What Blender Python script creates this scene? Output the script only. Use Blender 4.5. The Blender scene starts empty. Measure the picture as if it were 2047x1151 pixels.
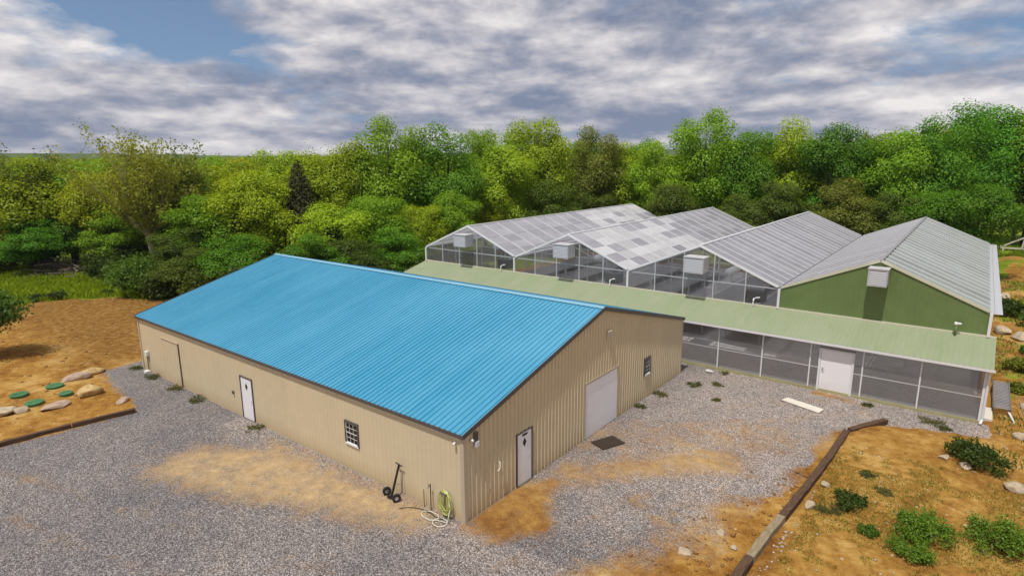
import bpy, math, random
import numpy as np
from mathutils import Vector, Matrix

R = math.radians
scene = bpy.context.scene
col = scene.collection

# ------------------------------------------------------------------ camera
cam_d = bpy.data.cameras.new('camera')
cam = bpy.data.objects.new('camera', cam_d)
col.objects.link(cam)
cam.location = (12.121, -13.008, 11.703)
yaw, pitch, roll = R(-37.851), R(-12.097), R(-0.338)
fw = Vector((math.sin(yaw) * math.cos(pitch), math.cos(yaw) * math.cos(pitch), math.sin(pitch)))
rt = Vector((math.cos(yaw), -math.sin(yaw), 0))
up = rt.cross(fw)
rt2 = rt * math.cos(roll) + up * math.sin(roll)
up2 = -rt * math.sin(roll) + up * math.cos(roll)
cam.rotation_euler = Matrix((rt2, up2, -fw)).transposed().to_euler()
cam_d.sensor_width = 36.0
cam_d.lens = 36.0 * 1200.6 / 2047.0
cam_d.clip_end = 6000
scene.camera = cam

# ------------------------------------------------------------------ light
SUN_EL = R(67.0)
SUN_AZ = Vector((0.05 * math.tan(SUN_EL), -1.0, 0)).normalized()      # sun stands in front of the barn
sun_dir = Vector((SUN_AZ.x * math.cos(SUN_EL), SUN_AZ.y * math.cos(SUN_EL), math.sin(SUN_EL)))
sd = bpy.data.lights.new('sun', 'SUN')
sun = bpy.data.objects.new('sun', sd)
col.objects.link(sun)
sd.energy = 3.25
sd.angle = R(0.6)
sd.color = (1.0, 0.955, 0.88)
sun.rotation_euler = sun_dir.to_track_quat('Z', 'Y').to_euler()

scene.view_settings.view_transform = 'Standard'
scene.view_settings.look = 'None'
scene.view_settings.exposure = 0.10
scene.view_settings.gamma = 1.0
scene.view_settings.use_curve_mapping = False

world = bpy.data.worlds.new('World')
scene.world = world
world.use_nodes = True
wn, wl = world.node_tree.nodes, world.node_tree.links
wn.clear()
def W(t, **kw):
    n = wn.new(t)
    for k, v in kw.items():
        setattr(n, k, v)
    return n
def wmath(op, a, b=None, c=None):
    n = W('ShaderNodeMath', operation=op)
    for i, v in enumerate((a, b, c)):
        if v is None: continue
        if isinstance(v, (int, float)): n.inputs[i].default_value = v
        else: wl.new(v, n.inputs[i])
    return n.outputs[0]
SKY_STRENGTH = 0.10
out = W('ShaderNodeOutputWorld')
bg = W('ShaderNodeBackground')
bg.inputs['Strength'].default_value = SKY_STRENGTH
wl.new(bg.outputs[0], out.inputs[0])
sky = W('ShaderNodeTexSky', sky_type='NISHITA', sun_disc=False)
sky.sun_elevation = SUN_EL
sky.sun_rotation = math.atan2(SUN_AZ.x, SUN_AZ.y)
sky.air_density = 1.1
sky.dust_density = 0.3
sky.ozone_density = 1.0
# clouds: a layer of broken cloud seen in perspective (direction projected on a plane overhead)
tc = W('ShaderNodeTexCoord')
sep = W('ShaderNodeSeparateXYZ')
wl.new(tc.outputs['Generated'], sep.inputs[0])
comb = W('ShaderNodeCombineXYZ')
wl.new(sep.outputs[0], comb.inputs[0])
wl.new(sep.outputs[1], comb.inputs[1])
wl.new(wmath('MULTIPLY', wmath('POWER', wmath('MAXIMUM', sep.outputs[2], 0.0), 0.8), 2.3), comb.inputs[2])
# the blue between the clouds is the sky from a little higher up than the gap itself
skyv = W('ShaderNodeCombineXYZ')
wl.new(sep.outputs[0], skyv.inputs[0]); wl.new(sep.outputs[1], skyv.inputs[1])
wl.new(wmath('ADD', wmath('MAXIMUM', sep.outputs[2], 0.0), 0.17), skyv.inputs[2])
skyn = W('ShaderNodeVectorMath', operation='NORMALIZE'); wl.new(skyv.outputs[0], skyn.inputs[0])
wl.new(skyn.outputs[0], sky.inputs[0])
def wnoise(scale, detail, rough, off, dist=0.0):
    mp = W('ShaderNodeMapping')
    mp.inputs['Location'].default_value = off
    wl.new(comb.outputs[0], mp.inputs[0])
    n = W('ShaderNodeTexNoise')
    n.inputs['Scale'].default_value = scale
    n.inputs['Detail'].default_value = detail
    n.inputs['Roughness'].default_value = rough
    n.inputs['Distortion'].default_value = dist
    wl.new(mp.outputs[0], n.inputs['Vector'])
    return n.outputs['Fac']
def wramp(fac, stops):
    r = W('ShaderNodeValToRGB')
    while len(r.color_ramp.elements) < len(stops):
        r.color_ramp.elements.new(0.5)
    for e, (p, c) in zip(r.color_ramp.elements, stops):
        e.position = p
        e.color = (c, c, c, 1) if isinstance(c, (int, float)) else (*c, 1)
    wl.new(fac, r.inputs[0])
    return r.outputs[0]
CLOUD_OFF = (-6.0, 8.9, -0.05)
big = wnoise(2.2, 4, 0.5, CLOUD_OFF)
fine = wnoise(6.0, 10, 0.58, (CLOUD_OFF[0] + 5, CLOUD_OFF[1] + 2, 3), 0.15)
cover = wmath('ADD', wmath('MULTIPLY', big, 0.66), wmath('MULTIPLY', fine, 0.34))
mask = wramp(cover, [(0.375, 0.0), (0.44, 0.97)])
# shading: how much cloud lies above a point decides whether it shows a lit top or a dark base
def lit(scale, dz, off, detail):
    lo = wnoise(scale, detail, 0.56, off, 0.1)
    hi = wnoise(scale, detail, 0.56, (off[0], off[1], off[2] + dz), 0.1)
    return lo, wmath('SUBTRACT', lo, hi)
n_b, l_b = lit(3.2, 0.11, (CLOUD_OFF[0] - 4, CLOUD_OFF[1] + 7, 9), 8)
n_f, l_f = lit(9.0, 0.045, (CLOUD_OFF[0] + 14, CLOUD_OFF[1] - 7, 2), 9)
shade_n = wmath('ADD', wmath('ADD', wmath('MULTIPLY', n_b, 0.55), wmath('MULTIPLY', n_f, 0.45)), wmath('ADD', wmath('MULTIPLY', l_b, 0.38), wmath('MULTIPLY', l_f, 0.30)))
shade = wramp(shade_n, [(0.32, (2.0, 2.4, 3.4)), (0.42, (3.3, 3.45, 4.2)), (0.48, (4.6, 4.55, 5.1)), (0.55, (6.1, 5.9, 6.1)), (0.66, (8.4, 8.0, 7.9))])
mixc = W('ShaderNodeMix', data_type='RGBA')
wl.new(mask, mixc.inputs[0])
wl.new(sky.outputs[0], mixc.inputs[6])
wl.new(shade, mixc.inputs[7])
wl.new(mixc.outputs[2], bg.inputs['Color'])

# ------------------------------------------------------------------ helpers
class MB:
    def __init__(self):
        self.v, self.f = [], []
    def add(self, vs, fs):
        o = len(self.v)
        self.v += [tuple(p) for p in vs]
        self.f += [tuple(i + o for i in q) for q in fs]
        return self
    def quad(self, a, b, c, d):
        return self.add((a, b, c, d), ((0, 1, 2, 3),))
    def box(self, x0, x1, y0, y1, z0, z1):
        return self.add([(x0, y0, z0), (x1, y0, z0), (x1, y1, z0), (x0, y1, z0), (x0, y0, z1), (x1, y0, z1), (x1, y1, z1), (x0, y1, z1)],
                        [(0, 3, 2, 1), (4, 5, 6, 7), (0, 1, 5, 4), (1, 2, 6, 5), (2, 3, 7, 6), (3, 0, 4, 7)])
    def beam(self, a, b, w, h, upv=(0, 0, 1)):
        a, b = Vector(a), Vector(b)
        d = (b - a).normalized()
        u = Vector(upv)
        if abs(d.dot(u)) > 0.98: u = Vector((1, 0, 0))
        s = d.cross(u).normalized() * (w / 2)
        t = s.cross(d).normalized() * (h / 2)
        vs = [a - s - t, a + s - t, a + s + t, a - s + t, b - s - t, b + s - t, b + s + t, b - s + t]
        return self.add(vs, [(0, 1, 2, 3), (7, 6, 5, 4), (0, 4, 5, 1), (1, 5, 6, 2), (2, 6, 7, 3), (3, 7, 4, 0)])
    def tube(self, pts, rad, n=6, cap=True):
        pts = [Vector(p) for p in pts]
        rads = rad if isinstance(rad, (list, tuple)) else [rad] * len(pts)
        o = len(self.v)
        prev = None
        for i, p in enumerate(pts):
            d = (pts[min(i + 1, len(pts) - 1)] - pts[max(i - 1, 0)]).normalized()
            if prev is None:
                s = d.cross(Vector((0, 0, 1)))
                if s.length < 0.05: s = d.cross(Vector((1, 0, 0)))
                s.normalize()
            else:
                s = (prev - d * prev.dot(d)).normalized()
            prev = s
            t = d.cross(s)
            for k in range(n):
                a = 2 * math.pi * k / n
                self.v.append(tuple(p + (s * math.cos(a) + t * math.sin(a)) * rads[i]))
        for i in range(len(pts) - 1):
            for k in range(n):
                self.f.append((o + i * n + k, o + i * n + (k + 1) % n, o + (i + 1) * n + (k + 1) % n, o + (i + 1) * n + k))
        if cap:
            self.f.append(tuple(o + k for k in reversed(range(n))))
            self.f.append(tuple(o + (len(pts) - 1) * n + k for k in range(n)))
        return self
    def mesh(self, name):
        me = bpy.data.meshes.new(name)
        me.from_pydata(self.v, [], self.f)
        me.update()
        return me
    def build(self, name, mat, parent=None, smooth=False, bevel=0.0):
        me = self.mesh(name)
        me.materials.append(mat)
        if smooth:
            me.shade_smooth()
        o = bpy.data.objects.new(name, me)
        col.objects.link(o)
        if parent: o.parent = parent
        if bevel:
            m = o.modifiers.new('bevel', 'BEVEL'); m.width = bevel; m.segments = 2; m.limit_method = 'ANGLE'
        return o

def tag(o, label=None, cat=None, group=None, kind=None):
    if label: o['label'] = label
    if cat: o['category'] = cat
    if group: o['group'] = group
    if kind: o['kind'] = kind
    return o

def empty(name, loc=(0, 0, 0), label=None, cat=None, group=None):
    o = bpy.data.objects.new(name, None)
    o.empty_display_size = 0.3
    col.objects.link(o)
    o.location = loc
    return tag(o, label, cat, group)

def link(name, me, parent=None, loc=None):
    o = bpy.data.objects.new(name, me)
    col.objects.link(o)
    if parent: o.parent = parent
    if loc: o.location = loc
    return o

def np_mesh(name, v, f, mat, smooth=False):
    """v (N,3), f (M,k) arrays"""
    me = bpy.data.meshes.new(name)
    k = f.shape[1]
    me.vertices.add(len(v)); me.vertices.foreach_set('co', np.asarray(v, np.float32).ravel())
    me.loops.add(f.size); me.loops.foreach_set('vertex_index', np.asarray(f, np.int32).ravel())
    me.polygons.add(len(f)); me.polygons.foreach_set('loop_start', np.arange(0, f.size, k, dtype=np.int32))
    if smooth: me.polygons.foreach_set('use_smooth', np.ones(len(f), bool))
    me.update(calc_edges=True)
    if mat: me.materials.append(mat)
    return me

# ------------------------------------------------------------------ materials
class Mat:
    def __init__(self, name):
        self.m = bpy.data.materials.new(name)
        self.m.use_nodes = True
        self.n, self.l = self.m.node_tree.nodes, self.m.node_tree.links
        self.n.clear()
        self.out = self.n.new('ShaderNodeOutputMaterial')
    def node(self, t, **kw):
        n = self.n.new(t)
        for k, v in kw.items(): setattr(n, k, v)
        return n
    def put(self, sock, v):
        if isinstance(v, bpy.types.NodeSocket): self.l.new(v, sock)
        elif isinstance(v, (tuple, list)) and len(v) == 3 and sock.type == 'RGBA': sock.default_value = (*v, 1)
        else: sock.default_value = v
    def math(self, op, a, b=0.0, c=None, clamp=False):
        n = self.node('ShaderNodeMath', operation=op, use_clamp=clamp)
        self.put(n.inputs[0], a); self.put(n.inputs[1], b)
        if c is not None: self.put(n.inputs[2], c)
        return n.outputs[0]
    def coord(self, kind='Object'):
        return self.node('ShaderNodeTexCoord').outputs[kind]
    def pos(self):
        return self.node('ShaderNodeNewGeometry').outputs['Position']
    def mapped(self, vec, scale=(1, 1, 1), loc=(0, 0, 0), rot=(0, 0, 0)):
        n = self.node('ShaderNodeMapping')
        self.put(n.inputs[0], vec); n.inputs['Scale'].default_value = scale
        n.inputs['Location'].default_value = loc; n.inputs['Rotation'].default_value = rot
        return n.outputs[0]
    def noise(self, vec, scale, detail=3, rough=0.5, dist=0.0, outp='Fac'):
        n = self.node('ShaderNodeTexNoise')
        self.put(n.inputs['Vector'], vec)
        n.inputs['Scale'].default_value = scale; n.inputs['Detail'].default_value = detail
        n.inputs['Roughness'].default_value = rough; n.inputs['Distortion'].default_value = dist
        return n.outputs[outp]
    def voronoi(self, vec, scale, outp='Color', feature='F1'):
        n = self.node('ShaderNodeTexVoronoi', feature=feature)
        self.put(n.inputs['Vector'], vec); n.inputs['Scale'].default_value = scale
        return n.outputs[outp]
    def ramp(self, fac, stops, interp='LINEAR'):
        r = self.node('ShaderNodeValToRGB')
        r.color_ramp.interpolation = interp
        while len(r.color_ramp.elements) < len(stops): r.color_ramp.elements.new(0.5)
        for e, (p, c) in zip(r.color_ramp.elements, stops):
            e.position = p
            e.color = (c, c, c, 1) if isinstance(c, (int, float)) else (*c, 1)
        self.put(r.inputs[0], fac)
        return r.outputs[0]
    def mix(self, fac, a, b, mode='MIX'):
        n = self.node('ShaderNodeMix', data_type='RGBA', blend_type=mode)
        self.put(n.inputs[0], fac); self.put(n.inputs[6], a); self.put(n.inputs[7], b)
        return n.outputs[2]
    def attr(self, name):
        return self.node('ShaderNodeAttribute', attribute_name=name).outputs['Fac']
    def bump(self, h, strength=0.3, dist=0.02):
        n = self.node('ShaderNodeBump')
        n.inputs['Strength'].default_value = strength; n.inputs['Distance'].default_value = dist
        self.put(n.inputs['Height'], h)
        return n.outputs[0]
    def principled(self, color, rough=0.6, metal=0.0, normal=None, spec=0.5, **kw):
        b = self.node('ShaderNodeBsdfPrincipled')
        self.put(b.inputs['Base Color'], color); self.put(b.inputs['Roughness'], rough)
        b.inputs['Metallic'].default_value = metal
        b.inputs['Specular IOR Level'].default_value = spec
        if normal: self.put(b.inputs['Normal'], normal)
        return b.outputs[0]
    def shader_mix(self, fac, a, b):
        n = self.node('ShaderNodeMixShader')
        self.put(n.inputs[0], fac); self.l.new(a, n.inputs[1]); self.l.new(b, n.inputs[2])
        return n.outputs[0]
    def finish(self, surf):
        self.l.new(surf, self.out.inputs['Surface'])
        return self.m

def painted(name, c, rough=0.5, var=0.10, dirt=0.0, spec=0.4, metal=0.0, dirt_c=(0.25, 0.18, 0.10)):
    """paint or plain solid with faint mottling, an object to object tone shift and dust near the ground"""
    k = Mat(name)
    p = k.pos()
    n1 = k.noise(p, 1.3, 4, 0.6)
    n2 = k.noise(k.mapped(p, (6, 6, 0.7)), 1.6, 3, 0.6)
    ob = k.node('ShaderNodeObjectInfo').outputs['Random']
    t = k.math('ADD', k.math('MULTIPLY', n1, 0.6), k.math('ADD', k.math('MULTIPLY', n2, 0.25), k.math('MULTIPLY', ob, 0.15)))
    f = k.ramp(t, [(0.3, 1 - var), (0.7, 1 + 0 * var)])
    c2 = k.mix(1.0, c, f, 'MULTIPLY')
    if dirt:
        z = k.node('ShaderNodeSeparateXYZ'); k.put(z.inputs[0], p)
        fade = k.math('SUBTRACT', 0.65, k.math('MULTIPLY', z.outputs[2], 1.0), clamp=True)
        fade = k.math('MULTIPLY', fade, k.math('MULTIPLY', n2, dirt * 2.0), clamp=True)
        c2 = k.mix(fade, c2, dirt_c)
    return k.finish(k.principled(c2, rough, metal, None, spec))

M = {}
def roof_metal(name, c, rough, faded, ridge_y):
    k = Mat(name)
    p = k.pos()
    st = k.noise(k.mapped(p, (2.6, 0.22, 0.22)), 1.0, 6, 0.62)
    bl = k.noise(p, 0.16, 4, 0.55, 0.6)
    fi = k.noise(k.mapped(p, (30, 1.2, 1.2)), 1.0, 3, 0.6)
    ob = k.node('ShaderNodeObjectInfo').outputs['Random']
    t = k.math('ADD', k.math('MULTIPLY', st, 0.45), k.math('ADD', k.math('MULTIPLY', bl, 0.45), k.math('MULTIPLY', ob, 0.10)))
    cc = k.mix(k.ramp(t, [(0.38, 0.0), (0.66, 0.75)]), c, faded)
    cc = k.mix(1.0, cc, k.ramp(fi, [(0.3, 0.90), (0.6, 1.0)]), 'MULTIPLY')
    # rows of screws across the sheets
    z = k.node('ShaderNodeSeparateXYZ'); k.put(z.inputs[0], p)
    fx = k.math('ABSOLUTE', k.math('SUBTRACT', k.math('FRACT', k.math('MULTIPLY', z.outputs[0], 3.28)), 0.5))
    fy = k.math('ABSOLUTE', k.math('SUBTRACT', k.math('FRACT', k.math('MULTIPLY', z.outputs[1], 0.8)), 0.5))
    sc = k.math('MULTIPLY', k.math('LESS_THAN', fx, 0.05), k.math('LESS_THAN', fy, 0.014))
    cc = k.mix(k.math('MULTIPLY', sc, 0.5), cc, (0.10, 0.12, 0.14))
    rg_ = k.ramp(bl, [(0.35, rough - 0.08), (0.65, rough + 0.10)])
    return k.finish(k.principled(cc, rg_, 0, None, 0.5))
M['blue'] = roof_metal('blue_roof_paint', (0.050, 0.285, 0.45), 0.25, (0.105, 0.37, 0.54), 0)
M['sage'] = roof_metal('sage_roof_paint', (0.25, 0.30, 0.165), 0.45, (0.305, 0.335, 0.225), 0)
M['tan'] = painted('tan_siding', (0.645, 0.54, 0.36), 0.55, 0.10, dirt=0.8, dirt_c=(0.44, 0.31, 0.16))
M['tan_trim'] = painted('tan_trim', (0.52, 0.43, 0.31), 0.5, 0.10)
M['dark_trim'] = painted('dark_taupe_trim', (0.10, 0.085, 0.08), 0.5, 0.15)
M['white'] = painted('white_paint', (0.76, 0.76, 0.77), 0.45, 0.07)
M['white_door'] = painted('white_door_paint', (0.86, 0.85, 0.87), 0.4, 0.06, dirt=0.25)
M['ridge_blue'] = painted('pale_blue_ridge', (0.20, 0.42, 0.55), 0.35, 0.1)
M['black'] = painted('black_paint', (0.018, 0.017, 0.018), 0.5, 0.2)
M['rubber'] = painted('black_rubber', (0.02, 0.02, 0.02), 0.8, 0.2)
M['grey_metal'] = painted('galvanised_metal', (0.42, 0.42, 0.44), 0.4, 0.15, metal=0.4)
M['green'] = painted('green_siding', (0.155, 0.22, 0.075), 0.55, 0.24)
M['alu'] = painted('aluminium', (0.62, 0.62, 0.64), 0.4, 0.1, metal=0.3)
M['cream'] = painted('cream_flashing', (0.62, 0.60, 0.46), 0.5, 0.12)
M['conduit'] = painted('grey_conduit', (0.16, 0.14, 0.12), 0.6, 0.1)
M['lid_green'] = painted('green_plastic', (0.075, 0.215, 0.085), 0.7, 0.35)
M['hose_y'] = painted('yellow_green_hose', (0.50, 0.53, 0.16), 0.45, 0.2)
M['hose_w'] = painted('white_hose', (0.70, 0.68, 0.58), 0.5, 0.15)
M['hose_d'] = painted('dark_hose', (0.06, 0.065, 0.04), 0.5, 0.15)
M['mat'] = painted('brown_mat', (0.045, 0.028, 0.018), 0.9, 0.3)
M['board'] = painted('pale_board', (0.72, 0.66, 0.57), 0.7, 0.2)
M['floor'] = painted('grey_floor', (0.55, 0.54, 0.54), 0.8, 0.35)
M['bench'] = painted('grey_bench', (0.26, 0.26, 0.265), 0.7, 0.3)
M['cooler'] = painted('greyish_white_plastic', (0.50, 0.49, 0.50), 0.6, 0.12)
M['bar'] = painted('dull_glazing_bar', (0.66, 0.66, 0.68), 0.5, 0.1)
M['sill'] = painted('weathered_sill', (0.40, 0.37, 0.19), 0.8, 0.35)

def wood(name, a, b):
    k = Mat(name)
    p = k.coord('Object')
    g = k.noise(k.mapped(p, (1.2, 14, 14)), 2.0, 6, 0.65, 0.6)
    c = k.ramp(g, [(0.3, a), (0.7, b)])
    return k.finish(k.principled(c, 0.85, 0, k.bump(g, 0.5, 0.02), 0.2))
M['tie_dark'] = wood('dark_timber', (0.04, 0.025, 0.017), (0.15, 0.085, 0.05))
M['tie_grey'] = wood('grey_timber', (0.16, 0.12, 0.07), (0.36, 0.29, 0.19))
M['bark'] = wood('bark', (0.05, 0.04, 0.03), (0.13, 0.11, 0.085))
M['bark_pale'] = wood('pale_bark', (0.20, 0.18, 0.11), (0.42, 0.38, 0.25))
M['dead'] = wood('dead_wood', (0.12, 0.09, 0.075), (0.30, 0.24, 0.20))

def rock(name, a, b):
    k = Mat(name)
    p = k.coord('Object')
    n = k.noise(p, 3.0, 8, 0.65, 0.3)
    return k.finish(k.principled(k.ramp(n, [(0.3, a), (0.68, b)]), 0.9, 0, k.bump(n, 0.8, 0.05), 0.2))
M['rock'] = rock('tan_rock', (0.30, 0.19, 0.07), (0.62, 0.46, 0.22))
M['rock_pale'] = rock('pale_rock', (0.30, 0.235, 0.15), (0.55, 0.455, 0.33))
M['rock_pink'] = rock('pinkish_rock', (0.30, 0.21, 0.15), (0.48, 0.36, 0.28))

def poly(name, c, transp, transl, rough=0.25, coat=None):
    """polycarbonate / greenhouse film: part clear, part milky"""
    k = Mat(name)
    p = k.pos()
    n = k.noise(p, 0.9, 5, 0.6)
    n2 = k.noise(k.mapped(p, (1.0, 1.0, 3.0)), 3.5, 4, 0.6)
    ob = k.node('ShaderNodeObjectInfo').outputs['Random']
    t = k.math('ADD', k.math('MULTIPLY', n, 0.5), k.math('ADD', k.math('MULTIPLY', n2, 0.2), k.math('MULTIPLY', ob, 0.3)))
    cc = k.mix(1.0, c, k.ramp(t, [(0.3, 0.80), (0.7, 1.0)]), 'MULTIPLY')
    pr = k.principled(cc, rough, 0, None, 0.5)
    tl = k.node('ShaderNodeBsdfTranslucent'); k.put(tl.inputs[0], cc)
    tp = k.node('ShaderNodeBsdfTransparent'); k.put(tp.inputs[0], (0.94, 0.95, 0.96))
    s = k.shader_mix(transl, pr, tl.outputs[0])
    f = k.math('ADD', k.math('MULTIPLY', k.ramp(t, [(0.3, 1.0), (0.7, 0.0)]), 0.14), transp - 0.07, clamp=True)
    return k.finish(k.shader_mix(f, s, tp.outputs[0]))
M['poly_roof'] = poly('clear_roof_sheet', (0.62, 0.61, 0.665), 0.13, 0.42, 0.28)
M['poly_white'] = poly('whitewashed_roof_sheet', (0.80, 0.79, 0.81), 0.05, 0.35, 0.4)
M['poly_roof_green'] = poly('greenish_roof_sheet', (0.545, 0.605, 0.575), 0.12, 0.42, 0.35)
M['poly_gable'] = poly('clear_gable_sheet', (0.66, 0.65, 0.69), 0.84, 0.30, 0.06)
M['poly_wall'] = poly('grey_wall_sheet', (0.42, 0.375, 0.35), 0.50, 0.40, 0.10)

def glass():
    k = Mat('window_glass')
    g = k.node('ShaderNodeBsdfGlossy'); g.inputs['Roughness'].default_value = 0.02
    t = k.node('ShaderNodeBsdfTransparent'); k.put(t.inputs[0], (0.35, 0.36, 0.37))
    fr = k.node('ShaderNodeFresnel'); fr.inputs[0].default_value = 1.5
    return k.finish(k.shader_mix(fr.outputs[0], t.outputs[0], g.outputs[0]))
M['glass'] = glass()

def leaf_mat(name, transl=0.40):
    k = Mat(name)
    oi = k.node('ShaderNodeObjectInfo')
    isl = k.node('ShaderNodeNewGeometry').outputs['Random Per Island']
    n = k.noise(k.coord('Object'), 0.55, 3, 0.6)
    t = k.math('ADD', k.math('MULTIPLY', isl, 0.55), k.math('MULTIPLY', n, 0.6))
    c = k.mix(1.0, oi.outputs['Color'], k.ramp(t, [(0.2, (0.66, 0.72, 0.6)), (0.85, (1.28, 1.22, 1.1))]), 'MULTIPLY')
    d = k.node('ShaderNodeBsdfDiffuse'); k.put(d.inputs[0], c)
    tl = k.node('ShaderNodeBsdfTranslucent'); k.put(tl.inputs[0], k.mix(1.0, c, (1.25, 1.15, 0.6), 'MULTIPLY'))
    g = k.node('ShaderNodeBsdfGlossy'); g.inputs['Roughness'].default_value = 0.5; k.put(g.inputs[0], (0.5, 0.5, 0.5))
    s = k.shader_mix(transl, d.outputs[0], tl.outputs[0])
    return k.finish(k.shader_mix(0.03, s, g.outputs[0]))
M['leaf'] = leaf_mat('foliage')
LEAF = {'yg': (0.320, 0.400, 0.018), 'lime': (0.340, 0.455, 0.024), 'mid': (0.220, 0.375, 0.020), 'deep': (0.120, 0.270, 0.018),
        'olive': (0.185, 0.215, 0.032), 'bright': (0.100, 0.290, 0.018), 'cedar': (0.085, 0.085, 0.032), 'dusk': (0.065, 0.12, 0.018), 'shade': (0.105, 0.160, 0.020)}  # the shade green has the wood's deep shade put into its colour

def dirt_color(k, p):
    a = k.noise(p, 0.35, 6, 0.62, 0.4)
    b = k.noise(p, 2.6, 7, 0.68, 0.3)
    c = k.noise(p, 14.0, 5, 0.7)
    t = k.math('ADD', k.math('MULTIPLY', a, 0.5), k.math('ADD', k.math('MULTIPLY', b, 0.32), k.math('MULTIPLY', c, 0.18)))
    dc = k.ramp(t, [(0.36, (0.115, 0.038, 0.007)), (0.45, (0.245, 0.11, 0.020)), (0.53, (0.37, 0.20, 0.045)), (0.62, (0.52, 0.345, 0.125))])
    return dc, b, c

def ground_mat():
    k = Mat('bare_soil_and_grass')
    p = k.pos()
    dc, b, c = dirt_color(k, p)
    gr = k.attr('grass')
    brown = k.attr('brown')
    tanb = k.attr('tan')
    dc = k.mix(k.math('MULTIPLY', tanb, 0.8), dc, k.ramp(b, [(0.3, (0.17, 0.08, 0.014)), (0.5, (0.34, 0.185, 0.04)), (0.7, (0.50, 0.32, 0.095))]))
    dc = k.mix(k.math('MULTIPLY', brown, 0.85), dc, k.ramp(b, [(0.34, (0.105, 0.046, 0.008)), (0.5, (0.205, 0.102, 0.022)), (0.66, (0.32, 0.185, 0.055))]))
    gn = k.noise(p, 0.5, 6, 0.65)
    gcol = k.ramp(gn, [(0.3, (0.10, 0.155, 0.010)), (0.7, (0.22, 0.28, 0.018))])
    wn_ = k.noise(p, 1.4, 7, 0.7)
    f = k.math('ADD', gr, k.math('MULTIPLY', k.math('SUBTRACT', wn_, 0.5), 1.1))
    f = k.ramp(f, [(0.42, 0.0), (0.58, 1.0)])
    cc = k.mix(f, dc, gcol)
    # pale pebbles
    peb = k.voronoi(p, 6.0, 'Distance')
    pr_ = k.voronoi(p, 6.0, 'Color')
    rsep = k.node('ShaderNodeSeparateColor'); k.put(rsep.inputs[0], pr_)
    pm = k.math('MULTIPLY', k.math('LESS_THAN', peb, 0.27), k.math('GREATER_THAN', rsep.outputs[0], 0.965))
    cc = k.mix(k.math('MULTIPLY', pm, 0.8), cc, (0.52, 0.45, 0.36))
    h = k.math('ADD', b, k.math('MULTIPLY', c, 0.5))
    return k.finish(k.principled(cc, 0.95, 0, k.bump(h, 0.7, 0.10), 0.15))
M['ground'] = ground_mat()

def gravel_mat():
    k = Mat('crushed_stone_gravel')
    p = k.pos()
    v1 = k.voronoi(p, 30.0, 'Color')
    s1 = k.node('ShaderNodeSeparateColor'); k.put(s1.inputs[0], v1)
    v2 = k.voronoi(p, 58.0, 'Color')
    s2 = k.node('ShaderNodeSeparateColor'); k.put(s2.inputs[0], v2)
    d1 = k.voronoi(p, 30.0, 'Distance')
    big_ = k.noise(p, 0.28, 5, 0.6)
    mid_ = k.noise(p, 1.6, 5, 0.65)
    t = k.math('ADD', k.math('MULTIPLY', s1.outputs[0], 0.6), k.math('MULTIPLY', s2.outputs[0], 0.4))
    t = k.math('SUBTRACT', t, k.math('MULTIPLY', d1, 0.25))
    stone = k.ramp(t, [(0.10, (0.075, 0.069, 0.068)), (0.36, (0.205, 0.192, 0.188)), (0.60, (0.335, 0.316, 0.308)), (0.85, (0.70, 0.665, 0.64))])
    tone = k.ramp(k.math('ADD', k.math('MULTIPLY', big_, 0.6), k.math('MULTIPLY', mid_, 0.4)), [(0.34, (0.80, 0.81, 0.84)), (0.5, (1.0, 0.975, 0.97)), (0.66, (1.20, 1.12, 1.05))])
    stone = k.mix(1.0, stone, tone, 'MULTIPLY')
    stone = k.mix(1.0, stone, k.mix(k.attr('dust'), (0.78, 0.78, 0.80), (1.34, 1.26, 1.17)), 'MULTIPLY')
    dc, b, c = dirt_color(k, p)
    pale = k.attr('pale')
    dc = k.mix(pale, dc, k.ramp(b, [(0.3, (0.36, 0.245, 0.12)), (0.7, (0.57, 0.415, 0.225))]))
    da = k.attr('dirt')
    f = k.math('ADD', da, k.math('MULTIPLY', k.math('SUBTRACT', k.noise(p, 1.1, 9, 0.74), 0.5), 1.9))
    f = k.math('ADD', f, k.math('MULTIPLY', k.math('SUBTRACT', s1.outputs[1], 0.5), 0.35))
    f = k.ramp(f, [(0.22, 0.0), (1.0, 0.95)])
    cc = k.mix(f, stone, dc)
    h = k.math('SUBTRACT', k.math('MULTIPLY', t, k.math('SUBTRACT', 1.0, k.math('MULTIPLY', f, 0.8))), d1)
    return k.finish(k.principled(cc, 0.9, 0, k.bump(h, 0.6, 0.03), 0.2))
M['gravel'] = gravel_mat()

# ------------------------------------------------------------------ dimensions (metres; barn's near corner is the origin)
BL, BD, BHE, BHR = 24.92, 17.77, 3.19, 5.545           # barn length, depth, eave, ridge
LD, LX, LH = 19.65, 13.272, 2.661                       # headhouse front, right end, eave height
LT, LTZ = 22.271, 3.361                                 # headhouse roof top line = greenhouse front
GX, GW, GZ, GR, GL = -24.381, 9.384, 4.557, 6.543, 28.526
GY1 = LT + GL

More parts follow.
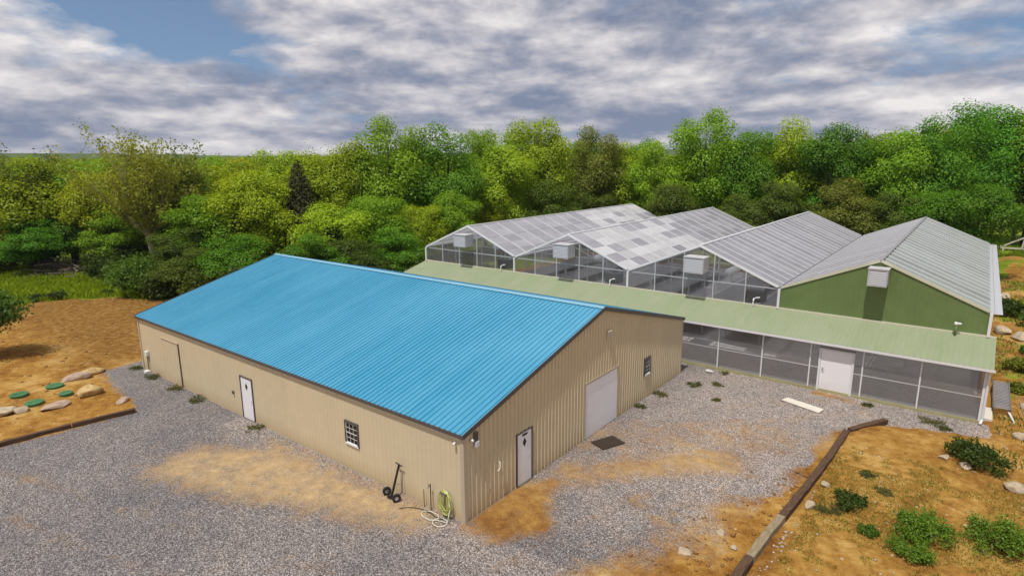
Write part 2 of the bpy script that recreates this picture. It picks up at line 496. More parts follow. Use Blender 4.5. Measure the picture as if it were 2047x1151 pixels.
# ------------------------------------------------------------------ ground
def hash2(ix, iy, s):
    h = np.sin(ix * 127.1 + iy * 311.7 + s * 74.7) * 43758.5453
    return h - np.floor(h)
def vnoise(x, y, s=0.0):
    ix, iy = np.floor(x), np.floor(y)
    fx, fy = x - ix, y - iy
    fx, fy = fx * fx * (3 - 2 * fx), fy * fy * (3 - 2 * fy)
    a, b, c, d = hash2(ix, iy, s), hash2(ix + 1, iy, s), hash2(ix, iy + 1, s), hash2(ix + 1, iy + 1, s)
    return a + (b - a) * fx + (c - a) * fy + (a - b - c + d) * fx * fy
def fbm(x, y, s=0.0, o=4):
    t, a = 0, 0.5
    for i in range(o):
        t = t + a * vnoise(x * 2 ** i, y * 2 ** i, s + i * 3.1); a *= 0.5
    return t / (1 - 0.5 ** o)
def sstep(a, b, x):
    t = np.clip((x - a) / (b - a), 0, 1)
    return t * t * (3 - 2 * t)
def poly_sd(px, py, poly):
    """signed distance to polygon, negative inside"""
    d = np.full(np.shape(px), 1e9); inside = np.zeros(np.shape(px), bool)
    n = len(poly)
    for i in range(n):
        x0, y0 = poly[i]; x1, y1 = poly[(i + 1) % n]
        ex, ey = x1 - x0, y1 - y0
        t = np.clip(((px - x0) * ex + (py - y0) * ey) / (ex * ex + ey * ey), 0, 1)
        d = np.minimum(d, np.hypot(px - x0 - t * ex, py - y0 - t * ey))
        c = ((y0 > py) != (y1 > py))
        with np.errstate(divide='ignore', invalid='ignore'):
            xi = (x1 - x0) * (py - y0) / (y1 - y0 + 1e-12) + x0
        inside ^= c & (px < xi)
    return np.where(inside, -d, d)
def seg_d(px, py, a, b):
    ex, ey = b[0] - a[0], b[1] - a[1]
    t = np.clip(((px - a[0]) * ex + (py - a[1]) * ey) / (ex * ex + ey * ey), 0, 1)
    return np.hypot(px - a[0] - t * ex, py - a[1] - t * ey)

YARD = [(-18.75, -2.9), (-19.0, -5.6), (-19.3, -7.9), (-19.8, -12), (-21, -30), (6.5, -30), (5.6, -8), (5.6, 0), (6.1, 2.0), (6.9, 4.2), (7.5, 7), (8.1, 10.2), (8.5, 14.6),
        (9.7, 16.9), (12.2, 17.3), (13.9, 18.2), (13.6, 20.2), (13.6, 50.0), (-24.6, 50.0), (-24.6, 18.5), (-25.4, 12), (-25.6, 1.5), (-26.6, 0.6), (-26.4, -1.6), (-24.2, -2.2), (-22.2, -2.5), (-20.6, -2.3)]

def terrain(x, y):
    sd_ = poly_sd(x, y, YARD)
    n = fbm(x * 0.35, y * 0.35, 1.0, 4) - 0.5
    n2 = fbm(x * 1.7, y * 1.7, 5.0, 3) - 0.5
    h = 0.03 + n * 0.16 + n2 * 0.05
    h = h + 0.10 * sstep(8.2, 9.2, x) * sstep(-10, 0, y)
    h = h + 0.35 * np.exp(-(((x - 15.8) / 2.2) ** 2 + ((y - 70) / 5.0) ** 2)) * 3.0
    h = h + 0.30 * np.exp(-(((x - 15.6) / 1.8) ** 2 + ((y - 52) / 7.0) ** 2))
    h = h + 0.10 * sstep(-18.6, -19.6, x) * sstep(-2.4, -3.4, y)
    # far rolling land
    r = np.hypot(x, y)
    far = sstep(150, 900, r)
    h = h + far * (5.0 * fbm(x * 0.0016 + 3, y * 0.0016 + 1, 9.0, 3) + 1.0) + sstep(900, 2600, r) * 20 * fbm(x * 0.0009, y * 0.0009, 12.0, 3)
    inside = sstep(0.25, -0.35, sd_ + n2 * 0.7)
    return h * (1 - inside) - 0.07 * inside

def axis(lo, hi, step, far, ratio=1.16):
    a = list(np.arange(lo, hi + 1e-6, step))
    s = step; v = hi
    while v < far: s *= ratio; v += s; a.append(v)
    s = step; v = lo; b = []
    while v > -far: s *= ratio; v -= s; b.append(v)
    return np.array(b[::-1] + a)
gx_, gy_ = axis(-56, 24, 0.4, 3200), axis(-18, 60, 0.4, 3200)
XX, YY = np.meshgrid(gx_, gy_)
ZZ = terrain(XX, YY)
nx, ny = len(gx_), len(gy_)
idx = np.arange(nx * ny).reshape(ny, nx)
F = np.stack([idx[:-1, :-1], idx[:-1, 1:], idx[1:, 1:], idx[1:, :-1]], -1).reshape(-1, 4)
me = np_mesh('ground', np.stack([XX, YY, ZZ], -1).reshape(-1, 3), F, M['ground'], True)
# where grass grows: the strip along the wood, the wood floor, the far land, thin weeds on the right bank
edge_l = poly_sd(XX, YY, [(-50.5, -60), (-50.5, 1.5), (-47.2, 6.5), (-43.0, 8.6), (-34, 9.5), (-27.5, 15), (-26, 24), (-26.5, 53), (12, 54), (15.0, 60), (14.6, 75), (22, 76), (60, 60), (200, 40), (200, 300), (-300, 300), (-300, -60)])
grass = sstep(0.9, -0.9, edge_l + (fbm(XX * 0.5, YY * 0.5, 31.0) - 0.5) * 3.0)
bank = sstep(8.7, 9.4, XX) * sstep(14.5, 11, YY) * sstep(-6, 0, YY)
grass = np.maximum(grass, bank * (0.10 + 0.34 * fbm(XX * 0.6, YY * 0.6, 44.0)))
grass = np.maximum(grass, sstep(13.4, 14.2, XX) * sstep(16, 22, YY) * 0.8 * fbm(XX * 0.5, YY * 0.5, 47.0))
brown = sstep(-24, -29, XX) * sstep(-4, 0.5, YY)
tan_ = (0.45 + 0.55 * fbm(XX * .5, YY * .5, 91.)) * sstep(8.4, 9.2, XX) * sstep(-8, -2, YY) * (0.25 + 0.65 * sstep(16.5, 12.5, YY))
for nm, arr in (('grass', grass), ('brown', brown), ('tan', tan_)):
    a = me.attributes.new(nm, 'FLOAT', 'POINT'); a.data.foreach_set('value', arr.ravel().astype(np.float32))
ground = link('ground', me); tag(ground, kind='structure')

# wooded hills on the horizon
NA, NR = 420, 26
aa, rr_ = np.meshgrid(np.radians(np.linspace(-130, 60, NA)), np.linspace(1150, 2500, NR))
hx, hy = 12 + rr_ * np.sin(aa), -13 + rr_ * np.cos(aa)
prof_ = np.sin(np.pi * np.clip((rr_ - 1150) / 1350, 0, 1)) ** .8
hzz = prof_ * (15 + 27 * fbm(aa * 5 + 2.0, rr_ * .0004, 81., 3)) + 5.0 * fbm(hx * .03, hy * .03, 83., 3) * (prof_ > .02) - 2
idx = np.arange(NA * NR).reshape(NR, NA)
F = np.stack([idx[:-1, :-1], idx[:-1, 1:], idx[1:, 1:], idx[1:, :-1]], -1).reshape(-1, 4)
hk = Mat('wooded_hill')
hn = hk.noise(hk.pos(), .06, 6, .7)
hm = hk.finish(hk.principled(hk.ramp(hn, [(.35, (.035, .06, .015)), (.65, (.10, .14, .025))]), 1.0, 0, None, 0.1))
tag(link('hills', np_mesh('hills', np.stack([hx, hy, hzz], -1).reshape(-1, 3), F, hm, True)), kind='structure')
HILL_TOP = float(hzz.max())

# gravel yard: its own sheet, its rim running under the soil
gx2, gy2 = np.arange(-28.0, 14.6, 0.2), np.arange(-20.0, 21.0, 0.2)
X2, Y2 = np.meshgrid(gx2, gy2)
sd2 = poly_sd(X2, Y2, YARD)
Z2 = (fbm(X2 * 0.5, Y2 * 0.5, 2.0) - 0.5) * 0.05 + (fbm(X2 * 2.2, Y2 * 2.2, 7.0, 2) - 0.5) * 0.025 - 0.005
dirt = np.zeros_like(X2); pale = np.zeros_like(X2)
def wear(d, w, amt): return amt * sstep(w, -0.3 * w, d)
front = poly_sd(X2, Y2, [(-11.6, -4.7), (-12.2, -3.1), (-9.6, -0.95), (-4.7, -0.75), (-1.4, -0.5), (-1.6, -0.95), (-4.7, -2.2), (-8.1, -3.6)])
dirt = np.maximum(dirt, wear(front, 1.7, 0.86)); pale = np.maximum(pale, wear(front, 1.8, 0.9))
door = poly_sd(X2, Y2, [(0.05, 2.6), (0.9, 4.0), (0.9, 2.9), (2.2, 1.4), (1.3, 0.2), (0.4, 0.1), (0.1, 0.5)])
dirt = np.maximum(dirt, wear(door, 0.9, 1.05))
dirt = np.maximum(dirt, wear(seg_d(X2, Y2, (1.2, 5.0), (2.6, 6.6)) - 0.5, 1.3, 0.74))
dirt = np.maximum(dirt, wear(seg_d(X2, Y2, (2.6, 6.8), (5.4, 9.4)) - 0.35, 1.6, 0.84))
pale = np.maximum(pale, wear(seg_d(X2, Y2, (1.2, 5.0), (5.4, 9.4)) - 0.5, 1.0, 0.35))
dirt = np.maximum(dirt, wear(seg_d(X2, Y2, (4.3, 9.6), (5.5, 9.5)) - 0.05, 0.28, 0.95))
dirt = np.maximum(dirt, wear(seg_d(X2, Y2, (6.7, 19.2), (8.0, 19.1)) - 0.12, 0.45, 0.95))
dirt = np.maximum(dirt, wear(seg_d(X2, Y2, (3.8, 4.6), (4.2, 4.4)) - 0.1, 0.5, 0.7))
dirt = np.maximum(dirt, wear(seg_d(X2, Y2, (4.8, 4.0), (5.2, 3.9)) - 0.1, 0.5, 0.65))
dirt = np.maximum(dirt, wear(seg_d(X2, Y2, (0.2, 8.0), (6.3, 12.5)) - 1.0, 2.2, 0.42))
dirt = np.maximum(dirt, sstep(np.where(X2 > 2, -0.7 - 1.5 * sstep(9.5, 5.0, Y2), -0.55), 0.2, sd2 + (fbm(X2 * 0.9, Y2 * 0.9, 21.0) - 0.5) * np.where(X2 > 2, 1.4, 0.5)) * np.where(X2 > 2, 1.0, 0.9) * np.where(Y2 > 15.5, 0.55, 1.0))
dirt = np.maximum(dirt, sstep(-2.6, 0.0, sd2 + (fbm(X2 * 0.9, Y2 * 0.9, 21.0) - 0.5) * 1.8) * 0.8 * (X2 > 2) * (Y2 < 7))
lane = np.minimum(np.abs(poly_sd(X2, Y2, [(-16, -9), (2, -4), (5, 6), (4, 14), (8, 18)] + [(8.2, 18.2), (4.3, 14), (5.3, 6), (2.3, -4.2), (-16, -9.3)])), 9)
dirt = np.maximum(dirt, 0.30 * np.exp(-((lane - 0.8) / 0.30) ** 2) * fbm(X2 * .4, Y2 * .4, 61.) * 1.5)
dirt = dirt + 0.22 * (fbm(X2 * 0.22, Y2 * 0.22, 71.) - 0.42)
idx = np.arange(X2.size).reshape(X2.shape)
F = np.stack([idx[:-1, :-1], idx[:-1, 1:], idx[1:, 1:], idx[1:, :-1]], -1).reshape(-1, 4)
keep = (sd2.ravel()[F] < 0.8).any(1)
F = F[keep]
used = np.unique(F); remap = np.zeros(X2.size, int); remap[used] = np.arange(len(used))
me = np_mesh('gravel_yard', np.stack([X2, Y2, Z2], -1).reshape(-1, 3)[used], remap[F], M['gravel'], True)
dust = np.clip(0.15 + 0.85 * sstep(-1.5, 3.0, X2) * sstep(1.0, 7.0, Y2) + 0.5 * sstep(2.2, 0.6, -Y2) * (Y2 < 0) * (X2 > -14) + (fbm(X2 * .3, Y2 * .3, 97.) - .5) * .7, 0, 1)
for nm, arr in (('dirt', dirt), ('pale', pale), ('dust', dust)):
    a = me.attributes.new(nm, 'FLOAT', 'POINT'); a.data.foreach_set('value', arr.ravel()[used].astype(np.float32))
tag(link('gravel_yard', me), kind='structure')

def gz(x, y):
    return float(terrain(np.array([float(x)]), np.array([float(y)]))[0])

# ------------------------------------------------------------------ ribbed sheet metal
def rib_profile(w, n, h=0.032, top=0.040, ramp=0.012):
    pitch = w / n
    pts = [(0.0, 0.0)]
    for i in range(n):
        c = (i + 0.5) * pitch
        pts += [(c - top / 2 - ramp, 0), (c - top / 2, h), (c + top / 2, h), (c + top / 2 + ramp, 0)]
    pts.append((w, 0.0))
    return pts

def wall_panel(mb, u0, w, n, place, z0, ztop, openings, h=0.012, ramp=0.012, top=0.03):
    """one ribbed wall sheet between u0 and u0+w; place(u, out, z) -> xyz; openings = (u0,u1,z0,z1)"""
    prof = rib_profile(w, n, h, top, ramp)
    us = [p[0] + u0 for p in prof]
    def off(u):
        for (a, ha), (b, hb) in zip(prof, prof[1:]):
            if a + u0 - 1e-9 <= u <= b + u0 + 1e-9:
                return ha + (hb - ha) * ((u - u0 - a) / (b - a) if b > a else 0)
        return 0
    br = set(us)
    for o in openings:
        for e in o[:2]:
            if u0 < e < u0 + w: br.add(e)
    br = sorted(br)
    for a, b in zip(br, br[1:]):
        if b - a < 1e-6: continue
        m = (a + b) / 2
        spans = [(z0, None)]
        for o in openings:
            if o[0] - 1e-6 <= m <= o[1] + 1e-6:
                new = []
                for s, e in spans:
                    if o[2] > s: new.append((s, o[2]))
                    new.append((o[3], e))
                spans = new
        for s, e in spans:
            ea, eb = (ztop(a), ztop(b)) if e is None else (e, e)
            mb.quad(place(a, off(a), s), place(b, off(b), s), place(b, off(b), eb), place(a, off(a), ea))

def panels_wall(name, parent, mat, u_start, total, count, nribs, place, z0, ztop, openings, flip=False, **kw):
    w = total / count
    for i in range(count):
        mb = MB()
        wall_panel(mb, u_start + i * w, w, nribs, place, z0, ztop, openings, **kw)
        if flip: mb.f = [tuple(reversed(q)) for q in mb.f]
        mb.build(name, mat, parent)

# ------------------------------------------------------------------ BARN
barn = empty('metal_barn', (0, 0, 0), 'tan metal barn with bright blue ribbed roof on the gravel yard', 'barn')
SL = (BHR - BHE) / (BD / 2)                    # roof slope
RISE = 0.09                                    # rake overhang
OV = 0.10                                      # eave overhang
def roof_z(y): return BHR - SL * abs(y - BD / 2)
FD = (-13.86, -12.87); FW = (-6.115, -5.348); MD = (2.786, 3.701); GD = (7.512, 10.326); GWIN = (13.147, 13.783)
open_front = [(FD[0], FD[1], -1, 2.05), (FW[0], FW[1], 1.06, 1.99)]
open_gable = [(MD[0], MD[1], -1, 2.05), (GD[0], GD[1], -1, 2.478), (GWIN[0], GWIN[1], 1.19, 2.09)]
panels_wall('wall_panel', barn, M['tan'], -BL, BL, 27, 4, lambda u, o, z: (u, -o, z), -0.06, lambda u: BHE - 0.05, open_front)
panels_wall('wall_panel', barn, M['tan'], 0, BD, 19, 4, lambda u, o, z: (o, u, z), -0.06, lambda u: roof_z(u) - 0.06, open_gable, h=0.038, ramp=0.020, top=0.018)
panels_wall('wall_panel', barn, M['tan'], -BL, BL, 9, 9, lambda u, o, z: (u, BD + o, z), -0.06, lambda u: BHE - 0.05, [], True)
panels_wall('wall_panel', barn, M['tan'], 0, BD, 19, 3, lambda u, o, z: (-BL - o, u, z), -0.06, lambda u: roof_z(u) - 0.06, [], True)
# roof sheets
NP = 27
RW = (BL + 2 * RISE) / NP
prof = rib_profile(RW, 4, 0.036, 0.026, 0.012)
def roof_sheet(y0, z0, y1, z1):
    d = Vector((0, y1 - y0, z1 - z0)).normalized()
    nrm = Vector((0, -d.z, d.y)) if d.y > 0 else Vector((0, d.z, -d.y))
    mb = MB()
    for (a, ha), (b, hb) in zip(prof, prof[1:]):
        A0 = Vector((a, y0, z0)) + nrm * ha; B0 = Vector((b, y0, z0)) + nrm * hb
        A1 = Vector((a, y1, z1)) + nrm * ha; B1 = Vector((b, y1, z1)) + nrm * hb
        q = (A0, B0, B1, A1)
        mb.quad(*(q if d.y > 0 else q[::-1]))
    m = mb.mesh('roof_panel'); m.materials.append(M['blue'])
    return m
m_front = roof_sheet(-OV, roof_z(-OV), BD / 2, BHR)
m_back = roof_sheet(BD + OV, roof_z(BD + OV), BD / 2, BHR)
for i in range(NP):
    for m in (m_front, m_back):
        link('roof_panel', m, barn, (-BL - RISE + i * RW, 0, 0))
# ridge cap, rake and eave trim, corner trim
mb = MB()
for s in (-1, 1):
    y1 = BD / 2 + s * 0.20
    mb.quad((-BL - RISE - .01, BD / 2, BHR + 0.055), (RISE + .01, BD / 2, BHR + 0.055), (RISE + .01, y1, roof_z(y1) + 0.045), (-BL - RISE - .01, y1, roof_z(y1) + 0.045))
mb.build('ridge_cap', M['ridge_blue'], barn)
for x in (RISE + 0.012, -BL - RISE - 0.012):
    for s in (-1, 1):
        ye = BD / 2 + s * (BD / 2 + OV)
        mb = MB()
        a, b = Vector((x, BD / 2, BHR - 0.045)), Vector((x, ye, roof_z(ye) - 0.045))
        mb.beam(a, b, 0.024, 0.17)
        mb.build('rake_trim', M['dark_trim'], barn)
        # soffit strip between wall and rake
        mb = MB().quad((x * 0 if x > 0 else -BL, BD / 2, BHR - 0.05), (x, BD / 2, BHR - 0.05), (x, ye, roof_z(ye) - 0.05), (0 if x > 0 else -BL, ye, roof_z(ye) - 0.05))
        mb.build('soffit', M['tan_trim'], barn)
for y in (-OV - 0.012, BD + OV + 0.012):
    ze = roof_z(y)
    MB().box(-BL - RISE, RISE, y - 0.012, y + 0.012, ze - 0.13, ze - 0.005).build('eave_trim', M['dark_trim'], barn)
for (cx_, cy_, sx, sy) in ((0, 0, 1, -1), (0, BD, 1, 1), (-BL, 0, -1, -1), (-BL, BD, -1, 1)):
    mb = MB()
    mb.box(*sorted((cx_ + sx * 0.051, cx_ - sx * 0.11)), *sorted((cy_ + sy * 0.030, cy_ + sy * 0.042)), -0.06, BHE - 0.13)
    mb.box(*sorted((cx_ + sx * 0.040, cx_ + sx * 0.052)), *sorted((cy_ + sy * 0.0295, cy_ - sy * 0.11)), -0.06, BHE - 0.13)
    mb.build('corner_trim', M['tan_trim'], barn)
for pts in (((-BL, FD[0]), 'f'), ((FD[1], 0), 'f'), ((0, MD[0]), 'g'), ((MD[1], GD[0]), 'g'), ((GD[1], BD), 'g')):
    a, b = pts[0]
    mb = MB()
    if pts[1] == 'f': mb.box(a + .05, b - .05, -0.036, -0.030, -0.05, 0.045)
    else: mb.box(0.040, 0.045, a + .05, b - .05, -0.05, 0.045)
    mb.build('base_trim', M['tan_trim'], barn)
# dark floor and inner lining so that the windows look into a closed building
MB().box(-BL + .05, -.05, .05, BD - .05, -0.05, 0.02).build('floor_slab', M['floor'], barn)

def local_box(mb, P, u0, u1, o0, o1, z0, z1):
    """box in wall space; P(u, out, z) -> xyz"""
    vs = [P(u, o, z) for z in (z0, z1) for (u, o) in ((u0, o0), (u1, o0), (u1, o1), (u0, o1))]
    mb.add(vs, [(0, 3, 2, 1), (4, 5, 6, 7), (0, 1, 5, 4), (1, 2, 6, 5), (2, 3, 7, 6), (3, 0, 4, 7)])
    return mb
PF = lambda u, o, z: (u, -o, z)            # barn front wall
PG = lambda u, o, z: (o, u, z)             # barn gable wall

def man_door(P, u0, u1, plate):
    d = empty('door_set'); d.parent = barn
    d.name = 'door'
    f = MB()
    local_box(f, P, u0 - 0.03, u0 + 0.02, -0.05, 0.055, -0.04, 2.08)
    local_box(f, P, u1 - 0.02, u1 + 0.03, -0.05, 0.055, -0.04, 2.08)
    local_box(f, P, u0 + 0.0205, u1 - 0.0205, -0.05, 0.0545, 2.03, 2.08)
    f.build('door_frame', M['dark_trim'], d)
    lf = local_box(MB(), P, u0 + 0.03, u1 - 0.03, -0.02, 0.028, 0.03, 2.02).build('door_leaf', M['white_door'], d, bevel=0.004)
    local_box(MB(), P, u0 + 0.021, u1 - 0.021, -0.06, 0.075, -0.05, 0.022).build('threshold', M['conduit'], d)
    uc = (u0 + u1) / 2
    zc_, s = 1.62, 0.155
    g = MB()
    for o in (0.034,):
        g.add([P(uc, o, zc_ - s * 1.15), P(uc + s * 0.72, o, zc_), P(uc, o, zc_ + s * 1.15), P(uc - s * 0.72, o, zc_)], [(0, 1, 2, 3)])
        g.add([P(uc, 0.020, zc_ - s * 1.15), P(uc + s * 0.72, 0.020, zc_), P(uc, 0.020, zc_ + s * 1.15), P(uc - s * 0.72, 0.020, zc_),
               P(uc, o, zc_ - s * 1.15), P(uc + s * 0.72, o, zc_), P(uc, o, zc_ + s * 1.15), P(uc - s * 0.72, o, zc_)],
              [(0, 1, 5, 4), (1, 2, 6, 5), (2, 3, 7, 6), (3, 0, 4, 7)])
    g.build('door_light', M['black'], d)
    h = MB()
    h.tube([P(u1 - 0.11, 0.028, 0.98), P(u1 - 0.11, 0.08, 0.98), P(u1 - 0.20, 0.085, 0.98)], 0.014, 6)
    h.build('door_handle', M['grey_metal'], d)
    if plate:
        local_box(MB(), P, uc - 0.13, uc + 0.15, 0.0285, 0.06, 1.90, 1.96).build('door_closer', M['black'], d)
man_door(PF, *FD, False)
man_door(PG, *MD, True)

# wide white loading door of five sections
ld_ = empty('loading_door'); ld_.parent = barn
f = MB()
local_box(f, PG, GD[0] - 0.09, GD[0] + 0.02, -0.08, 0.05, -0.04, 2.56)
local_box(f, PG, GD[1] - 0.02, GD[1] + 0.09, -0.08, 0.05, -0.04, 2.56)
local_box(f, PG, GD[0] + 0.0205, GD[1] - 0.0205, -0.08, 0.049, 2.45, 2.558)
f.build('door_frame', M['tan_trim'], ld_)
for i in range(5):
    z0 = 0.02 + i * 0.487
    local_box(MB(), PG, GD[0] + 0.021, GD[1] - 0.021, -0.02, 0.020, z0, z0 + 0.484).build('door_section', M['white_door'], ld_)
local_box(MB(), PG, GD[0] + 0.021, GD[1] - 0.021, -0.04, -0.01, -0.03, 0.02).build('bottom_seal', M['rubber'], ld_)

def window(P, u0, u1, z0, z1):
    w = empty('window'); w.parent = barn
    f = MB()
    t = 0.05
    local_box(f, P, u0 - 0.02, u0 + t, -0.05, 0.06, z0 - .02, z1 + .02)
    local_box(f, P, u1 - t, u1 + 0.02, -0.05, 0.06, z0 - .02, z1 + .02)
    local_box(f, P, u0 + t, u1 - t, -0.05, 0.059, z1 - t, z1 + 0.02)
    f.build('window_frame', M['dark_trim'], w)
    local_box(MB(), P, u0 - 0.02, u1 + 0.02, -0.05, 0.065, z0 - 0.022, z0 + t).build('window_sill', M['white'], w)
    zm = (z0 + z1) / 2
    for k, (a, b) in enumerate(((zm, z1 - t), (z0 + t, zm))):
        s = MB()
        o0, o1 = (0.015, 0.045) if k == 0 else (0.0, 0.03)
        e = 0.018
        ua, ub = u0 + t, u1 - t
        local_box(s, P, ua, ua + e, o0, o1, a, b); local_box(s, P, ub - e, ub, o0, o1, a, b)
        local_box(s, P, ua + e, ub - e, o0, o1 - .001, b - e, b); local_box(s, P, ua + e, ub - e, o0, o1 - .001, a, a + e)
        sh = s.build('sash', M['white'], w)
        m_ = MB()
        for j in (1, 2):
            u = ua + (ub - ua) * j / 3
            local_box(m_, P, u - 0.006, u + 0.006, o0 + .012, o1 - .004, a + e, b - e)
        local_box(m_, P, ua + e, ub - e, o0 + .013, o1 - .005, (a + b) / 2 - .006, (a + b) / 2 + .006)
        m_.build('muntins', M['white'], sh)
        g = MB(); o = (o0 + o1) / 2 - 0.005
        g.quad(P(ua + e, o, a + e), P(ub - e, o, a + e), P(ub - e, o, b - e), P(ua + e, o, b - e))
        g.build('pane', M['glass'], sh)
window(PF, *FW, 1.06, 1.99)
window(PG, *GWIN, 1.19, 2.09)

# sliding door in siding colour near the far end of the front wall
sdoor = empty('sliding_door'); sdoor.parent = barn
mb = MB(); wall_panel(mb, -21.95, 1.95, 6, lambda u, o, z: (u, -0.05 - o, z), 0.0, lambda u: 2.38, [], 0.02)
local_box(mb, PF, -21.95, -20.0, 0.034, 0.0495, 0.0, 2.38)
mb.build('door_leaf', M['tan'], sdoor)
local_box(MB(), PF, -20.0, -19.985, 0.03, 0.075, 0.0, 2.40).build('edge_trim', M['dark_trim'], sdoor)
local_box(MB(), PF, -22.0, -19.97, 0.03, 0.09, 2.40, 2.44).build('door_track', M['tan_trim'], sdoor)

# fittings on the barn walls (parts of the barn, fixed to it)
mtr = empty('meter_box'); mtr.parent = barn
local_box(MB(), PF, -24.16, -23.92, 0.03, 0.17, 0.98, 1.24).build('box', M['white'], mtr, bevel=0.01)
MB().tube([(-24.04, -0.09, 0.98), (-24.04, -0.09, 0.1)], 0.035, 8).build('conduit', M['conduit'], mtr)
local_box(MB(), PF, -24.20, -23.88, 0.05, 0.32, -0.02, 0.13).build('base', M['white'], mtr, bevel=0.01)
local_box(MB(), PF, -14.66, -14.58, 0.03, 0.09, 0.98, 1.14).build('switch_box', M['conduit'], barn)
def lamp(P, u, z):
    l = empty('wall_lamp'); l.parent = barn
    MB().tube([P(u, 0.03, z), P(u, 0.07, z), P(u + 0.01, 0.10, z - .02)], [0.035, 0.025, 0.02], 8).build('arm', M['tan_trim'], l)
    MB().tube([P(u + .01, 0.07, z + .02), P(u + .01, 0.10, z + .01), P(u + .02, 0.15, z - .02), P(u + .02, 0.165, z - .025)], [0.02, 0.045, 0.042, 0.02], 10).build('lamp_head', M['white'], l, True)
lamp(PF, -0.30, 2.80)
lamp(PG, 0.30, 2.86)
eb = empty('service_box'); eb.parent = barn
local_box(MB(), PG, 0.47, 0.66, 0.03, 0.075, 2.74, 3.05).build('louvre_panel', M['conduit'], eb)
for i in range(5):
    local_box(MB(), PG, 0.485, 0.645, 0.075, 0.088, 2.77 + i * 0.055, 2.80 + i * 0.055).build('slat', M['dark_trim'], eb)
local_box(MB(), PG, 0.48, 0.70, 0.03, 0.10, 2.50, 2.72).build('cover_box', M['white'], eb, bevel=0.03)
gv = empty('gable_vent'); gv.parent = barn
local_box(MB(), PG, 9.20, 9.62, 0.03, 0.06, 4.07, 4.46).build('vent_frame', M['tan_trim'], gv)
for i in range(5):
    mb = MB(); z = 4.11 + i * 0.065
    mb.add([PG(9.24, 0.062, z + .045), PG(9.58, 0.062, z + .045), PG(9.58, 0.10, z), PG(9.24, 0.10, z)], [(0, 1, 2, 3)])
    mb.add([PG(9.24, 0.061, z + .04), PG(9.58, 0.061, z + .04), PG(9.58, 0.098, z - .003), PG(9.24, 0.098, z - .003)], [(3, 2, 1, 0)])
    mb.build('slat', M['tan_trim'], gv)
MB().tube([PG(1.75, 0.03, 1.48), PG(1.75, 0.08, 1.48), PG(1.75, 0.09, 1.28), PG(1.68, 0.09, 1.20), PG(1.60, 0.09, 1.22)], 0.022, 8).build('overflow_pipe', M['hose_w'], barn, True)

# ------------------------------------------------------------------ HEADHOUSE (low wing in front of the greenhouse)
hh = empty('headhouse_wing', (0, 0, 0), 'low wing with sage green metal roof and grey clear walls in front of greenhouse', 'annex')
HX0, HX1 = GX - 0.1, LX
RX0, RX1 = GX - 0.15, LX + 0.2
NPH = 41
HW = (RX1 - RX0) / NPH
YE = LD - 0.30
SLH = (LTZ - LH) / (LT - (LD - 0.2))
def hz(y): return LH + SLH * (y - (LD - 0.2))
profh = rib_profile(HW, 4, 0.008, 0.03, 0.02)
mb = MB()
for (a, ha), (b, hb) in zip(profh, profh[1:]):
    mb.quad((a, YE, hz(YE) + ha), (b, YE, hz(YE) + hb), (b, LT - .02, LTZ + hb), (a, LT - .02, LTZ + ha))
mh = mb.mesh('roof_panel'); mh.materials.append(M['sage'])
for i in range(NPH):
    link('roof_panel', mh, hh, (RX0 + i * HW, 0, 0))
g = MB()
ze = hz(YE)
g.box(RX0 - .02, RX1 + .05, YE - 0.115, YE - 0.10, ze - 0.10, ze + 0.02)
g.box(RX0 - .02, RX1 + .05, YE - 0.10, YE, ze - 0.10, ze - 0.085)
g.box(RX0 - .02, RX1 + .05, YE - 0.0, YE + 0.012, ze - 0.085, ze - 0.012)
g.build('gutter', M['white'], hh)
MB().tube([(LX + 0.10, YE - 0.05, ze - 0.09), (LX + 0.08, LD - 0.06, ze - 0.25), (LX + 0.07, LD - 0.07, 0.2), (LX + 0.02, LD - 0.25, 0.05)], 0.055, 8).build('downspout', M['white'], hh)
MB().box(RX0, RX1, LT - 0.10, LT - 0.021, LTZ - 0.01, LTZ + 0.085).build('roof_flashing', M['cream'], hh)
MB().box(HX0, HX1, LD, GY1 * 0 + LT, -0.05, 0.035).build('floor_slab', M['floor'], hh)
MB().box(HX0, HX1 + .03, LD - 0.06, LD + 0.04, -0.06, 0.12).build('sill', M['sill'], hh)
# posts and rails and sheets
mx = [LX - 0.03 - 2.362 * i for i in range(16)]
DO = (6.649, 8.062, 2.168)
ztop = hz(LD) - 0.06
for i, x in enumerate(mx):
    w = 0.09 if i == 0 else 0.06
    MB().box(x - w / 2, x + w / 2, LD - 0.045, LD + 0.04, 0.12, ztop).build('post', M['white'], hh)
MB().box(HX0, HX1, LD - 0.030, LD + 0.05, ztop, ztop + 0.05).build('top_rail', M['white'], hh)
for i in range(15):
    x0, x1 = mx[i + 1] + 0.031, mx[i] - (0.046 if i == 0 else 0.031)
    segs = [(x0, x1)]
    if i == 2: segs = [(x0, DO[0] - 0.09), (DO[1] + 0.09, x1)]
    for a, b in segs:
        if b - a < 0.02: continue
        MB().box(a, b, LD - 0.02, LD + 0.02, 1.19, 1.235).build('rail', M['alu'], hh)
        for z0, z1 in ((0.12, 1.19), (1.235, ztop)):
            MB().quad((a, LD - 0.006, z0), (b, LD - 0.006, z0), (b, LD - 0.006, z1), (a, LD - 0.006, z1)).build('wall_sheet', M['poly_wall'], hh)
# end walls of the wing
for x in (HX0 + .02, LX - .02):
    MB().add([(x, LD, 0.05), (x, LT, 0.05), (x, LT, LTZ - .05), (x, LD, hz(LD) - .05)], [(0, 1, 2, 3)]).build('end_sheet', M['poly_wall'], hh)
MB().box(LX - 0.04, LX + 0.04, LT - .12, LT - .03, 0.0, LTZ - .05).build('post', M['white'], hh)
